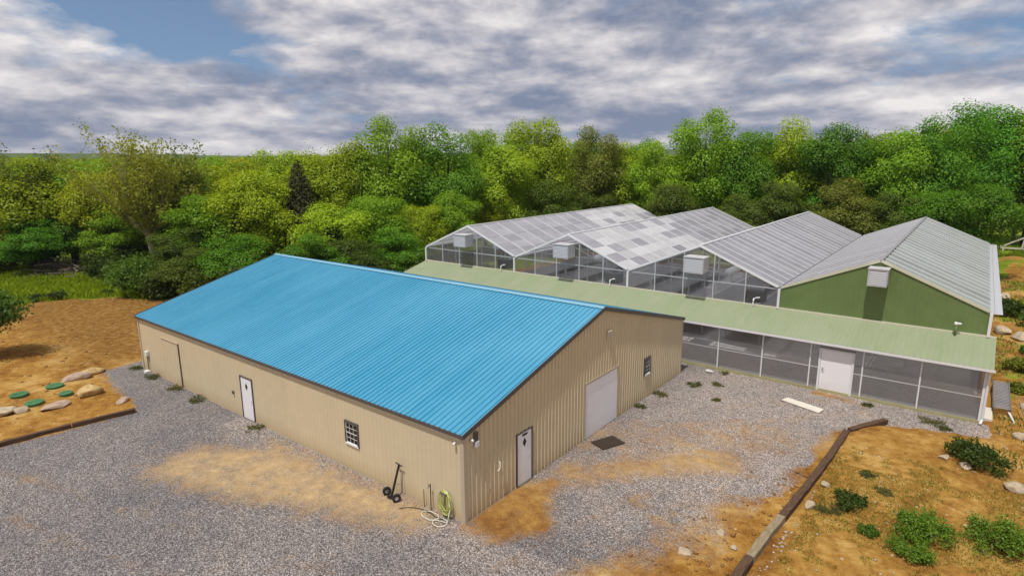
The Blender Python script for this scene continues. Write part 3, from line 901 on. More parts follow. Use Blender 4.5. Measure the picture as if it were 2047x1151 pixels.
# white door
dr = empty('door'); dr.parent = hh
f = MB()
f.box(DO[0] - 0.09, DO[0], LD - 0.07, LD + 0.05, 0.03, DO[2] + 0.10); f.box(DO[1], DO[1] + 0.09, LD - 0.07, LD + 0.05, 0.03, DO[2] + 0.10)
f.box(DO[0], DO[1], LD - 0.069, LD + 0.05, DO[2] + 0.02, DO[2] + 0.099)
f.build('door_frame', M['white'], dr)
MB().box(DO[0] + .01, DO[1] - .01, LD - 0.035, LD + 0.01, 0.06, DO[2] + .01).build('door_leaf', M['white_door'], dr)
MB().box(DO[0] + .01, DO[1] - .01, LD - 0.09, LD + 0.02, 0.0, 0.05).build('threshold', M['sill'], dr)
mb = MB().box(DO[0] + 0.09, DO[0] + 0.15, LD - 0.055, LD - 0.036, 1.10, 1.26); mb.tube([(DO[0] + .12, LD - .05, 1.16), (DO[0] + .12, LD - .10, 1.16), (DO[0] + .22, LD - .10, 1.16)], .014, 6)
mb.build('door_handle', M['grey_metal'], dr)
MB().box(DO[0] - .09, DO[1] + .09, LD - 0.02, LD + 0.0, DO[2] + .1005, ztop).build('door_header', M['poly_wall'], dr)

# ------------------------------------------------------------------ GREENHOUSE: four gutter-connected bays
gh = empty('greenhouse', (0, 0, 0), 'four bay gutter connected greenhouse with pale sheet roofs behind the low wing', 'greenhouse')
rnd = random.Random(5)
SLG = (GR - GZ) / (GW / 2)
slen = math.hypot(GW / 2, GR - GZ)
def sheet_mesh(w, t0, t1, mat, side):
    """flat sheet on a bay slope; local origin at the ridge; side +1 falls to +x; t = fraction from ridge to gutter"""
    mb = MB()
    h = 0.012
    xa, xb = side * t0 * GW / 2, side * t1 * GW / 2
    za, zb = -t0 * (GR - GZ), -t1 * (GR - GZ)
    q = [(xa, 0.012, za), (xb, 0.012, zb), (xb, w - 0.012, zb), (xa, w - 0.012, za)]
    if side < 0: q = q[::-1]
    mb.quad(*q)
    m = mb.mesh('roof_sheet'); m.materials.append(mat)
    return m
NS = 16
SW = GL / NS
cache = {}
def sheet(w, t0, t1, mat, side):
    kk = (round(w, 4), round(t0, 3), round(t1, 3), mat, side)
    if kk not in cache: cache[kk] = sheet_mesh(w, t0, t1, M[mat], side)
    return cache[kk]
bar_m = {}
for bay in range(4):
    xr = GX + (bay + 0.5) * GW
    for side in (-1, 1):
        patch = side == 1 and bay in (0, 1)
        fine_ = (bay >= 2 and side == 1) or (bay == 3)
        n = 24 if fine_ else NS
        w = GL / n
        for i in range(n):
            y = LT + i * w
            if patch:
                for r in range(5):
                    t0, t1 = 0.02 + r * 0.196, 0.02 + (r + 1) * 0.196 - 0.002
                    fr = (i + .5) / n
                    pw = (sstep(0.5, 0.62, fr) * 0.76) if bay == 0 else 0.76 * sstep(0.58, 0.46, fr)
                    white = rnd.random() < pw
                    link('roof_sheet', sheet(w, t0, t1, 'poly_white' if white else 'poly_roof', side), gh, (xr, y, GR))
            else:
                link('roof_sheet', sheet(w, 0.02, 0.99, 'poly_roof_green' if (bay == 3 and side == 1) else 'poly_roof', side), gh, (xr, y, GR))
        # glazing bars down the slope
        for i in range(n + 1):
            y = min(max(LT + i * w, LT + 0.03), GY1 - 0.03)
            wd = 0.06 if (i in (0, n) or not fine_) else 0.045
            kk = (side, wd)
            if kk not in bar_m:
                m = MB().beam((side * 0.05, 0, 0.012 - 0.02), (side * (GW / 2 - 0.06), 0, -(GR - GZ) + 0.03), wd, 0.05).mesh('glazing_bar')
                m.materials.append(M['bar'])
                bar_m[kk] = m
            link('glazing_bar', bar_m[kk], gh, (xr, y, GR))
        # purlins under the sheets
        for t in (0.35, 0.68):
            MB().box(xr + side * t * GW / 2 - 0.03, xr + side * t * GW / 2 + 0.03, LT + .02, GY1 - .02, GR - t * (GR - GZ) - 0.10, GR - t * (GR - GZ) - 0.04).build('purlin', M['alu'], gh)
    mb = MB()
    mb.beam((xr, LT - .02, GR + .03), (xr, GY1 + .02, GR + .03), 0.14, 0.07)
    mb.build('ridge_cap', M['white'] if bay < 3 else M['grey_metal'], gh)
    # edge trim along the front rakes
    for side in (-1, 1):
        MB().beam((xr + side * 0.03, LT - 0.035, GR + 0.0), (xr + side * (GW / 2 - 0.09), LT - 0.035, GZ + 0.04), 0.05, 0.13).build('rake_trim', M['white'] if bay < 3 else M['cream'], gh)
for i in range(5):
    x = GX + i * GW
    g = MB()
    wgt = 0.11 if i in (0, 4) else 0.13
    g.box(x - wgt, x + wgt, LT - .03, GY1 + .03, GZ - 0.07, GZ - 0.05)
    g.box(x - wgt - .012, x - wgt, LT - .03, GY1 + .03, GZ - 0.07, GZ + 0.03)
    g.box(x + wgt, x + wgt + .012, LT - .03, GY1 + .03, GZ - 0.07, GZ + 0.03)
    if i == 4: g.box(x + wgt + .012, x + wgt + 0.30, LT - .03, GY1 + .03, GZ - 0.06, GZ - 0.045)
    g.build('valley_gutter', M['grey_metal'] if i in (3,) else M['alu'], gh)
    MB().box(x - 0.06, x + 0.06, LT - 0.14, LT - 0.041, LTZ + 0.03, GZ - 0.07).build('corner_post', M['white'], gh)
    for j in range(1, 9):
        y = LT + GL * j / 8
        MB().box(x - 0.05, x + 0.05, y - 0.11, y - .01, 0.0, GZ - 0.07).build('column', M['alu'], gh)
# trusses
for bay in range(4):
    x0 = GX + bay * GW
    for j in range(1, 8):
        y = LT + GL * j / 8 - 0.06
        mb = MB()
        mb.beam((x0 + .05, y, GZ - 0.15), (x0 + GW - .05, y, GZ - 0.15), 0.05, 0.05)
        mb.beam((x0 + GW / 2, y, GZ - 0.12), (x0 + GW / 2, y, GR - 0.1), 0.04, 0.04)
        for s in (-1, 1):
            mb.beam((x0 + GW / 2 + s * GW * 0.25, y, GZ - 0.12), (x0 + GW / 2 + s * GW * 0.25, y, GZ + (GR - GZ) * 0.45), 0.035, 0.035)
            mb.beam((x0 + GW / 2, y, GZ - 0.12), (x0 + GW / 2 + s * GW * 0.25, y, GZ + (GR - GZ) * 0.45), 0.035, 0.035)
        mb.build('truss', M['alu'], gh)
# clear gables, bays one to three
for bay in range(3):
    x0 = GX + bay * GW
    xs = [x0 + 0.06] + [x0 + GW * k / 5 for k in range(1, 5)] + [x0 + GW - 0.06]
    zt = lambda x: GR - SLG * abs(x - (x0 + GW / 2)) - 0.05
    for a, b in zip(xs, xs[1:]):
        pts = [(a, zt(a))] + ([(x0 + GW / 2, zt(x0 + GW / 2))] if a < x0 + GW / 2 < b else []) + [(b, zt(b))]
        MB().add([(a, LT, LTZ - .0), (b, LT, LTZ - .0)] + [(px, LT, pz) for px, pz in reversed(pts)], [tuple(range(2 + len(pts)))]).build('gable_sheet', M['poly_gable'], gh)
    for k in range(1, 5):
        x = x0 + GW * k / 5
        MB().box(x - 0.028, x + 0.028, LT - 0.05, LT + 0.03, LTZ + .085, zt(x) - 0.02).build('mullion', M['alu'], gh)
    MB().box(x0 + .08, x0 + GW - .08, LT + .001, LT + 0.05, GZ - 0.12, GZ - 0.06).build('gable_rail', M['alu'], gh)
# green ribbed gable, bay four
x0 = GX + 3 * GW
panels_wall('gable_panel', gh, M['green'], x0 + 0.07, GW - 0.14, 10, 4, lambda u, o, z: (u, LT - o * 0.5, z), LTZ + 0.02, lambda u: GR - SLG * abs(u - (x0 + GW / 2)) - 0.05, [])
# far gables and side walls
for bay in range(4):
    xa = GX + bay * GW
    MB().add([(xa + .02, GY1, 0), (xa + GW - .02, GY1, 0), (xa + GW - .02, GY1, GZ - .1), (xa + GW / 2, GY1, GR - .1), (xa + .02, GY1, GZ - .1)], [(0, 1, 2, 3, 4)]).build('far_gable_sheet', M['poly_wall'], gh)
for x in (GX - .05, GX + 4 * GW + .05):
    for j in range(8):
        ya, yb = LT + GL * j / 8 + .02, LT + GL * (j + 1) / 8 - .02
        MB().quad((x, ya, 0), (x, yb, 0), (x, yb, GZ - .1), (x, ya, GZ - .1)).build('side_sheet', M['poly_wall'], gh)
MB().box(GX, GX + 4 * GW, LT + .002, GY1, -0.05, 0.03).build('floor_slab', M['floor'], gh)

# cooling boxes high in each gable
def cooler(bay, x, z0, z1, w, dep, label):
    r = empty('ventilation_box', (x, LT - dep, z0), label, 'vent box', 'white boxes mounted high in the greenhouse gables')
    hgt = z1 - z0
    MB().box(-w / 2, w / 2, 0.03, dep - 0.06, 0.0, hgt).build('housing', M['cooler'], r, bevel=0.05)
    MB().box(-w / 2 - .03, w / 2 + .03, -0.02, dep - 0.06, hgt, hgt + 0.04).build('top_cover', M['cooler'], r)
    fr = MB()
    fr.box(-w / 2, -w / 2 + .07, 0, .0295, 0, hgt); fr.box(w / 2 - .07, w / 2, 0, .0295, 0, hgt); fr.box(-w / 2 + .07, w / 2 - .07, 0.001, .0295, hgt - .07, hgt); fr.box(-w / 2 + .07, w / 2 - .07, 0.001, .0295, 0, .07)
    fr.build('louvre_frame', M['cooler'], r)
    n = 8
    for i in range(n):
        z = .09 + (hgt - .18) * i / n
        mb = MB(); mb.add([(-w / 2 + .07, .004, z), (w / 2 - .07, .004, z), (w / 2 - .07, .028, z + (hgt - .18) / n - .012), (-w / 2 + .07, .028, z + (hgt - .18) / n - .012)], [(0, 1, 2, 3)])
        mb.build('louvre', M['alu'], r)
for bay, word in enumerate(('first', 'second', 'third')):
    xr = GX + (bay + .5) * GW
    cooler(bay, xr + 0.03, 5.02, 5.94, 1.22, 1.05, 'white ventilation box high in the %s clear gable %s' % (word, ('nearest the woods', 'in the middle', 'next to the green gable')[bay]))
cooler(3, GX + 3.5 * GW + 0.03, 5.36, 6.22, 0.86, 0.9, 'white louvred ventilation box near the peak of the green gable')

# heaters' exhaust elbows at the foot of each gable
def elbow(x, label, green):
    r = empty('exhaust_pipe', (x, LT - 0.02, LTZ + 0.09), label, 'pipe', 'exhaust pipes at the foot of the greenhouse gables')
    if not green:
        MB().tube([(0, 0.05, 0.30), (0, -0.10, 0.30), (0.0, -0.17, 0.27), (0, -0.19, 0.14)], 0.045, 8).build('elbow', M['white'], r, True)
        MB().tube([(0.02, -0.08, 0.34), (0.18, -0.10, 0.40), (0.32, -0.07, 0.42)], 0.035, 8).build('inlet', M['white'], r, True)
        MB().box(-.04, .04, -.22, -.15, -.08, .14).build('drain_cap', M['white'], r)
    else:
        MB().tube([(0, -0.28, -0.12), (0, -0.28, 0.36)], 0.06, 8).build('stack', M['green'], r, True)
        MB().tube([(-0.02, -0.28, 0.36), (0.0, -0.28, 0.50)], [0.085, 0.075], 8).build('cap', M['white'], r, True)
        MB().tube([(0, -0.28, 0.44), (0.20, -0.28, 0.44)], 0.05, 8).build('side_outlet', M['white'], r, True)
elbow(-16.2, 'white exhaust elbow at the foot of the first clear gable', False)
elbow(-6.85, 'white exhaust elbow at the foot of the second clear gable', False)
elbow(2.45, 'white exhaust elbow before the dark heater in the third clear gable', False)
elbow(11.9, 'white capped vent pipe standing before the green gable', True)
def heater(x, label):
    r = empty('unit_heater', (x, LT + 0.36, LTZ + 0.12), label, 'heater', 'heaters hanging behind the clear gables')
    MB().box(-.55, .55, -.3, .3, 0.05, .70).build('housing', M['black'], r, bevel=.02)
    for s in (-.4, .4): MB().beam((s, 0, .70), (s, 0, GZ - .15 - LTZ), .03, .03).build('hanger', M['alu'], r)
    MB().box(-.45, .45, -.33, -.301, .12, .62).build('grille', M['black'], r)
heater(-16.2, 'dark unit heater behind the first clear gable')
heater(-6.85, 'dark unit heater behind the second clear gable')
heater(2.4, 'dark unit heater behind the third clear gable beside the green gable')
for bay, word in enumerate(('first', 'second', 'third')):
    for k, (fx, side) in enumerate(((0.3, 'left'), (0.7, 'right'))):  # bench rows added to suggest the dark shading inside the clear bays
        r = empty('shading_bench', (GX + (bay + fx) * GW, LT + 3.0, 0.03), 'long grey bench added for dark shading inside the %s clear bay, %s side' % (word, side), 'bench', 'benches added for shading inside the greenhouse')
        MB().box(-1.3, 1.3, 0, 22, 0.72, 0.80).build('bench_top', M['bench'], r)
        for j in range(8):
            for s in (-1.1, 1.1): MB().box(s - .03, s + .03, .3 + j * 3.0, .36 + j * 3.0, 0, .72).build('leg', M['alu'], r)
    # white air tube under the ridge
    r = MB().tube([(GX + (bay + .62) * GW, LT + 2.0, 4.75), (GX + (bay + .62) * GW, LT + 26, 4.75)], 0.22, 10).build('air_tube', M['white'], None, True)
    tag(r, 'white round air tube hanging inside the %s clear bay' % word, 'duct', 'air tubes inside the greenhouse')
    for j in range(4):
        MB().beam((GX + (bay + .62) * GW, LT + 3 + j * 7, 4.95), (GX + (bay + .62) * GW, LT + 3 + j * 7, GR - 0.12 * GW * SLG - .05), .02, .02).build('hanger', M['alu'], r)

# ------------------------------------------------------------------ things in the yard
# two wheeled trailer dolly standing against the barn
dl = empty('hand_dolly', (-3.06, -0.42, 0.0), 'black two wheeled dolly with tall handle standing against the barn wall', 'dolly')
for sx, sy in ((-0.33, 0.02), (0.30, -0.09)):
    wv = empty('wheel', (sx, sy, 0.15)); wv.parent = dl
    def ring(r0, r1, hw, n=18):
        mb = MB()
        for i in range(n):
            a0, a1 = 2 * math.pi * i / n, 2 * math.pi * (i + 1) / n
            P_ = lambda r, a, s: (s * hw, r * math.cos(a), r * math.sin(a))
            for (ra, sa, rb, sb) in ((r0, -1, r1 * .97, -1), (r1 * .97, -1, r1, -.6), (r1, -.6, r1, .6), (r1, .6, r1 * .97, 1), (r1 * .97, 1, r0, 1)):
                mb.quad(P_(ra, a0, sa), P_(ra, a1, sa), P_(rb, a1, sb), P_(rb, a0, sb))
        return mb
    ring(0.075, 0.155, 0.05).build('tyre', M['rubber'], wv, True)
    ring(0.012, 0.078, 0.03).build('rim', M['alu'], wv)
    wv.rotation_euler = (0, 0, R(-28))
MB().tube([(-0.33, 0.02, 0.15), (0.30, -0.09, 0.15)], 0.02, 8).build('axle', M['black'], dl)
MB().beam((0.0, -0.05, 0.10), (0.10, 0.27, 1.22), 0.06, 0.06).build('tongue', M['black'], dl)
MB().tube([(-0.06, 0.26, 1.24), (0.24, 0.28, 1.18)], 0.022, 8).build('handle_bar', M['black'], dl)
MB().tube([(0.13, 0.27, 1.16), (0.20, 0.25, 0.9), (0.22, 0.22, 0.18)], 0.009, 6).build('prop_rod', M['conduit'], dl)
MB().tube([(0.05, 0.08, 0.50), (0.21, 0.22, 0.52)], 0.010, 6).build('brace', M['conduit'], dl)
MB().beam((-0.12, -0.14, 0.10), (0.16, -0.02, 0.06), 0.10, 0.05).build('hitch_plate', M['black'], dl)

# standpipes and hoses at the near corner of the barn
for x, h, lab in ((-1.44, 0.98, 'rusty standpipe with tap left of the coiled hose'), (-1.77, 0.66, 'short thin stake left of the standpipe')):
    t_ = empty('standpipe' if h > 0.8 else 'metal_stake', (x, -0.13, 0), lab, 'pipe')
    MB().tube([(0, 0, -0.05), (0, 0, h)], 0.018 if h > .8 else 0.012, 8).build('pipe', M['tie_dark'], t_)
    if h > .8:
        MB().tube([(0, 0, h - .04), (0, -0.09, h - .04), (0, -0.12, h - .10)], 0.018, 8).build('tap', M['conduit'], t_)
        MB().box(-.05, .05, -.055, -.035, h - .02, h + .01).build('tap_handle', M['conduit'], t_)
rk = empty('hose_hanger', (-0.78, -0.03, 0.84), 'small hanger on the barn wall holding the coiled hose', 'hanger')
MB().box(-.13, .13, -.16, 0.0, 0, .025).build('shelf', M['conduit'], rk)
MB().box(-.13, .13, -.18, -.16, 0, .08).build('lip', M['conduit'], rk)
rg = random.Random(3)
pts = []
for loop in range(10):
    wd = 0.14 + rg.random() * 0.22
    dp = 0.62 + rg.random() * 0.22
    o = -0.06 - 0.014 * loop
    cxl = rg.uniform(-.12, .14)
    for k in range(14):
        a = 2 * math.pi * k / 14 + math.pi / 2
        xx = cxl + math.cos(a) * wd * (1.0 if math.sin(a) < 0 else 0.8)
        zz = 0.90 + 0.035 - (1 - math.sin(a)) / 2 * dp
        pts.append((-0.78 + xx, o - 0.02 * (1 - math.sin(a)), zz))
tag(MB().tube(pts, 0.016, 6).build('garden_hose', M['hose_y'], None, True), 'yellow green hose coiled on the barn wall near the corner', 'hose')
pts = []
for k in range(40):
    t = k / 39
    a = t * 2 * math.pi * 2
    if t < 0.5: cx_, cy_, ra, rb = -1.20, -0.42, 0.36, 0.20
    else: cx_, cy_, ra, rb = -0.66, -0.50, 0.26, 0.22
    sgn = 1 if t < .5 else -1
    s0 = 0 if t < .5 else math.pi
    pts.append((cx_ + ra * math.cos(a * sgn + s0), cy_ + rb * math.sin(a * sgn + s0), 0.035 + 0.012 * math.sin(7 * a)))
pts += [(-0.42, -0.40, 0.06), (-0.50, -0.20, 0.35), (-0.60, -0.12, 0.78), (-0.66, -0.11, 0.93), (-0.74, -0.10, 0.96)]
tag(MB().tube(pts, 0.017, 6).build('garden_hose', M['hose_w'], None, True), 'white hose looped twice on the gravel below the coiled hose', 'hose')
pts = [(-2.35, -0.75, .03), (-2.2, -0.55, .03), (-2.0, -0.42, .035), (-1.75, -0.33, .04), (-1.5, -0.30, .04), (-1.2, -0.32, .05), (-0.95, -0.38, .05), (-0.7, -0.3, .04)]
tag(MB().tube(pts, 0.014, 6).build('garden_hose', M['hose_d'], None, True), 'dark hose trailing on the ground from the dolly to the coil', 'hose')

def slab(name, corners, z, th, mat, label, cat):
    c = Vector((sum(p[0] for p in corners) / 4, sum(p[1] for p in corners) / 4, z))
    b = [Vector((x, y, z)) - c for x, y in corners]
    mb = MB().add([tuple(p) for p in b] + [(p.x, p.y, th) for p in b], [(3, 2, 1, 0), (4, 5, 6, 7), (0, 1, 5, 4), (1, 2, 6, 5), (2, 3, 7, 6), (3, 0, 4, 7)])
    o = mb.build(name, mat, None, bevel=0.006)
    o.location = c
    return tag(o, label, cat)
slab('rubber_mat', [(0.33, 7.49), (1.10, 7.23), (1.55, 8.30), (0.78, 8.60)], 0.012, 0.022, M['mat'], 'dark brown mat on the gravel before the white loading door', 'mat')
slab('board', [(5.55, 17.05), (7.34, 16.45), (7.45, 17.02), (5.72, 17.52)], 0.012, 0.05, M['board'], 'long pale board lying on the gravel before the wing door', 'board')
jg = empty('plastic_jug', (1.29, 18.77, 0.10), 'white plastic jug lying on the gravel beside the wing', 'jug')
MB().tube([(-.16, 0, 0), (-.15, 0, 0), (.10, .03, 0), (.16, .04, .0), (.20, .045, 0.0)], [.03, .085, .085, .05, .03], 10).build('body', M['white'], jg, True)
MB().tube([(.20, .045, 0), (.235, .05, 0)], .035, 8).build('cap', M['white'], jg)
MB().tube([(.02, -.06, .07), (.05, -.06, .12), (.13, -.03, .10)], .015, 6).build('handle', M['white'], jg, True)

# timbers edging the yard
def tie(a, b, mat, label, w=0.25, h=0.25, z=None):
    a, b = Vector((*a, 0)), Vector((*b, 0))
    z = 0.0 if z is None else z
    L_ = (b - a).length
    n = 7
    mb = MB(); rr = random.Random(label)
    ring_ = []
    for i in range(n + 1):
        x = L_ * i / n - L_ / 2
        ring_.append([(x, s * w / 2 + rr.uniform(-.012, .012), t_ + rr.uniform(-.012, .012)) for s, t_ in ((-1, -.06), (1, -.06), (1, h), (-1, h))])
    vs = [p for r_ in ring_ for p in r_]
    fs = [(3, 2, 1, 0), tuple(4 * n + k for k in range(4))]
    for i in range(n):
        for k in range(4):
            fs.append((4 * i + k, 4 * i + (k + 1) % 4, 4 * i + 4 + (k + 1) % 4, 4 * i + 4 + k))
    o = mb.add(vs, fs).build('edging_timber', mat, None, bevel=0.02)
    o.location = ((a + b) / 2) + Vector((0, 0, z))
    o.rotation_euler = (0, 0, math.atan2(b.y - a.y, b.x - a.x))
    return tag(o, label, 'timber', 'timbers edging the gravel yard')
tie((9.95, 17.05), (8.84, 14.97), M['tie_dark'], 'dark timber at the far end of the right edging, angled to the wing')
tie((8.75, 14.80), (8.62, 11.50), M['tie_dark'], 'second dark timber from the wing along the right edging')
tie((8.60, 11.46), (8.42, 8.70), M['tie_dark'], 'third dark timber from the wing along the right edging')
tie((8.41, 8.66), (8.22, 6.42), M['tie_dark'], 'reddish dark timber just before the grey timbers of the right edging')
tie((8.21, 6.38), (8.11, 5.24), M['tie_grey'], 'short weathered grey timber, farther of the two grey ones')
tie((8.10, 5.20), (8.02, 3.66), M['tie_grey'], 'weathered grey timber nearer the bottom edge of the right edging')
tie((8.01, 3.62), (7.90, 1.20), M['tie_dark'], 'dark timber cut by the bottom picture edge')
tie((-18.62, -2.86), (-19.0, -5.3), M['tie_dark'], 'dark timber beside the boulder bed, end nearest the barn', 0.2, 0.2)
tie((-19.02, -5.34), (-19.30, -7.9), M['tie_dark'], 'dark timber along the boulder bed reaching the left picture edge', 0.2, 0.2)
tie((-19.31, -7.94), (-19.7, -10.9), M['tie_dark'], 'dark timber left of the picture edge timber', 0.2, 0.2)

# green access lids
for x, y, r, lab in ((-25.1, -5.75, .40, 'green round lid farthest left in the soil bed'), (-25.1, -4.25, .40, 'green round lid farthest back, near the pinkish rock'),
                     (-23.4, -4.25, .31, 'small green round lid closest to the big boulder'), (-23.25, -5.6, .40, 'green round lid nearest the pale rocks')):
    z = gz(x, y)
    o = empty('access_lid', (x, y, z), lab, 'lid', 'green lids in the soil bed')
    MB().tube([(0, 0, -0.1), (0, 0, 0.10)], r * .92, 20).build('riser', M['lid_green'], o)
    MB().tube([(0, 0, 0.10), (0, 0, 0.135), (0, 0, 0.155)], [r, r, r * .9], 20).build('cover', M['lid_green'], o)
    for k in range(6):
        a = k * math.pi / 3
        MB().beam((r * .15 * math.cos(a), r * .15 * math.sin(a), .163), (r * .8 * math.cos(a), r * .8 * math.sin(a), .163), .03, .015).build('cover_rib', M['lid_green'], o)

# ------------------------------------------------------------------ rocks
def rock_mesh(seed, sx, sy, sz):
    import bmesh
    bm = bmesh.new()
    bmesh.ops.create_icosphere(bm, subdivisions=3, radius=1.0)
    rr = random.Random(seed)
    planes = [(Vector((rr.gauss(0, 1), rr.gauss(0, 1), rr.gauss(0, .8))).normalized(), rr.uniform(.62, .9)) for _ in range(11)]
    for v in bm.verts:
        for nrm, d in planes:
            e = v.co.dot(nrm) - d
            if e > 0: v.co -= nrm * e * .9
        v.co *= 1 + 0.05 * math.sin(5 * v.co.x + seed) * math.cos(4 * v.co.y + 2 * seed)
        v.co = Vector((v.co.x * sx, v.co.y * sy, v.co.z * sz))
    me_ = bpy.data.meshes.new('rock'); bm.to_mesh(me_); bm.free()
    return me_
def put_rock(name, x, y, s, mat, label, rz=0, sink=.35, group=None):
    me_ = rock_mesh(hash(label) % 97 if False else sum(map(ord, label)) % 97, *s)
    me_.materials.append(M[mat])
    o = link(name, me_, None, (x, y, max(gz(x, y), -0.03) + s[2] * (1 - sink) * .75))
    o.rotation_euler = (0, 0, rz)
    return tag(o, label, 'rock', group)
put_rock('boulder', -22.5, -3.45, (.52, .68, .36), 'rock', 'large tan boulder in the soil bed beside the gravel', .4)
put_rock('boulder', -22.95, -6.95, (.5, .62, .28), 'rock_pale', 'pale boulder at the left picture edge behind the timber', .2)
put_rock('boulder', -22.7, -6.25, (.34, .38, .2), 'rock_pale', 'smaller pale boulder touching the left edge boulder', .9)
put_rock('flat_rock', -22.0, -5.1, (.50, .68, .15), 'rock_pink', 'flat pinkish grey rock between green lid and timber', .3)
put_rock('flat_rock', -25.8, -3.05, (.50, .85, .22), 'rock_pink', 'flat pinkish rock at the back of the soil bed', .25)
put_rock('boulder', -26.3, -2.2, (.40, .75, .24), 'rock', 'mossy low rock where the soil bed meets the gravel tip', .2)
put_rock('flat_rock', -20.4, -2.75, (.30, .55, .10), 'rock_pink', 'thin pinkish rock on the edge of bed nearest the timber end', .9)
put_rock('stone', 8.95, 9.45, (.17, .15, .13), 'rock_pale', 'pale round stone beside the third dark timber')
put_rock('stone', 8.78, 7.75, (.19, .22, .16), 'rock_pale', 'pale stone beside the reddish dark timber')
put_rock('stone', 6.85, 4.55, (.17, .15, .11), 'rock_pale', 'pale stone in the dirt left of the grey timbers')
put_rock('stone', 6.3, 2.95, (.26, .2, .07), 'rock_pale', 'flat pale stone half buried near the bottom edge')
put_rock('stone', 7.45, 4.0, (.12, .1, .08), 'rock_pale', 'small pale stone against the nearer grey timber')
put_rock('flat_rock', 14.25, 37.5, (.55, .9, .30), 'rock_pale', 'long pale rock beside the right greenhouse wall')
put_rock('flat_rock', 15.25, 36.6, (.6, .9, .28), 'rock_pale', 'long pale rock at the right picture edge beyond the wing')
put_rock('boulder', 14.6, 49.5, (.45, .7, .35), 'rock_pale', 'pale rock by the greenhouse far right side')
for i, (x, y, s, lab) in enumerate(((14.3, 13.2, .38, 'pale rock right of the dark bush near the wing'), (12.2, 14.4, .24, 'pale rock left under the dark bush near the wing'), (12.9, 14.1, .28, 'pale rock under the front of the dark bush near the wing'),
                                     (14.7, 18.4, .35, 'pale rock below the slatted rack'), (15.2, 19.8, .45, 'pale rock right of the slatted rack'), (14.9, 22.6, .3, 'pale rock behind the slatted rack'), (15.4, 15.4, .3, 'pale rock right of dark bush, at the picture edge'))):
    put_rock('stone', x, y, (s, s * .8, s * .5), 'rock_pale', lab, i)
# uncounted rubble
def scatter(name, n, fn, mat, smin, smax, seed):
    rr = np.random.default_rng(seed)
    base = np.array([(1, 0, 0), (-1, 0, 0), (0, 1, 0), (0, -1, 0), (0, 0, 1), (0, 0, -.6)], float)
    fb = np.array([(0, 2, 4), (2, 1, 4), (1, 3, 4), (3, 0, 4), (2, 0, 5), (1, 2, 5), (3, 1, 5), (0, 3, 5)])
    P_ = fn(rr, n)
    n = len(P_)
    s = smin + (smax - smin) * rr.random(n) ** 3
    V = base[None] * s[:, None, None] * rr.uniform(.55, 1.2, (n, 6, 1)) * np.array([1, 1, .65])
    a = rr.uniform(0, 6.28, n)
    c_, s_ = np.cos(a)[:, None], np.sin(a)[:, None]
    V = np.stack([V[..., 0] * c_ - V[..., 1] * s_, V[..., 0] * s_ + V[..., 1] * c_, V[..., 2]], -1)
    Z_ = np.maximum(terrain(P_[:, 0], P_[:, 1]), -.005)
    V += np.concatenate([P_, (Z_ + s * .15)[:, None]], 1)[:, None]
    Fc = (fb[None] + (np.arange(n) * 6)[:, None, None]).reshape(-1, 3)
    return link(name, np_mesh(name, V.reshape(-1, 3), Fc, mat))
def near_ties(rr, n):
    t = rr.random(n); x = 8.05 + t * .55 + rr.normal(.28, .12, n) ; y = 1.5 + t * 8
    k = rr.random(n) < np.where(y < 6.5, 1, .25)
    return np.stack([x, y], 1)[k]
tag(scatter('rubble', 130, near_ties, M['rock_pale'], .02, .10, 1), 'pale rubble lying along the grey timbers', 'rubble', kind='stuff')
def right_bank(rr, n):
    x = rr.uniform(8.8, 17, n); y = rr.uniform(-2, 34, n)
    k = (x > 13.9) | (y < 14)
    return np.stack([x, y], 1)[k]
tag(scatter('pebbles', 420, right_bank, M['rock_pale'], .02, .08, 2), 'pale pebbles strewn over the right hand soil', 'pebbles', kind='stuff')
def left_soil(rr, n):
    x = rr.uniform(-50, -19.5, n); y = rr.uniform(-9, 9, n)
    k = (poly_sd(x, y, YARD) > .3)
    return np.stack([x, y], 1)[k]
tag(scatter('soil_clods', 900, left_soil, rock('clod', (.14, .07, .025), (.42, .25, .10)), .03, .13, 3), 'brown clods on the bare soil left of the barn', 'clods', kind='stuff')
def dirt_edge(rr, n):
    y = rr.uniform(-1, 11, n); x = 5.7 + np.clip(y, 0, 11) * .22 + rr.normal(.7, .7, n)
    return np.stack([x, y], 1)[x < 8.2]
tag(scatter('earth_clods', 500, dirt_edge, rock('clod_red', (.16, .065, .02), (.40, .22, .08)), .02, .10, 4), 'reddish earth clods between gravel and the right timbers', 'clods', kind='stuff')

# ------------------------------------------------------------------ clutter beside the wing (right edge)
lr = empty('slatted_rack', (13.72, 20.9, 0.05), 'grey slatted metal rack lying beside the end of the wing', 'rack')
for s in (0.0, 0.62): MB().beam((s, 0, .40), (s, 3.9, .52), .05, .08).build('side_rail', M['conduit'], lr)
for i in range(19):
    t = (i + .5) / 19
    MB().beam((0.026, 3.9 * t, .40 + .12 * t), (.594, 3.9 * t, .40 + .12 * t), .10, .03).build('slat', M['grey_metal'], lr)
for x, y in ((0, .3), (.62, .3), (0, 3.6), (.62, 3.6)): MB().box(x - .04, x + .04, y - .04, y + .04, -.05, .36).build('leg', M['conduit'], lr)
pl = MB().tube([(14.30, 21.0, .30), (14.55, 19.6, .10)], .05, 8).build('white_pipe', M['white'], None)
tag(pl, 'white pipe leaning off the near end of the slatted rack', 'pipe')
o = MB().box(0, .32, 0, 1.6, 0, .22).build('block', M['board'], None, bevel=.02); o.location = (13.40, 19.85, 0)
tag(o, 'pale low block against the end corner of the wing', 'block')
rr = random.Random(8)
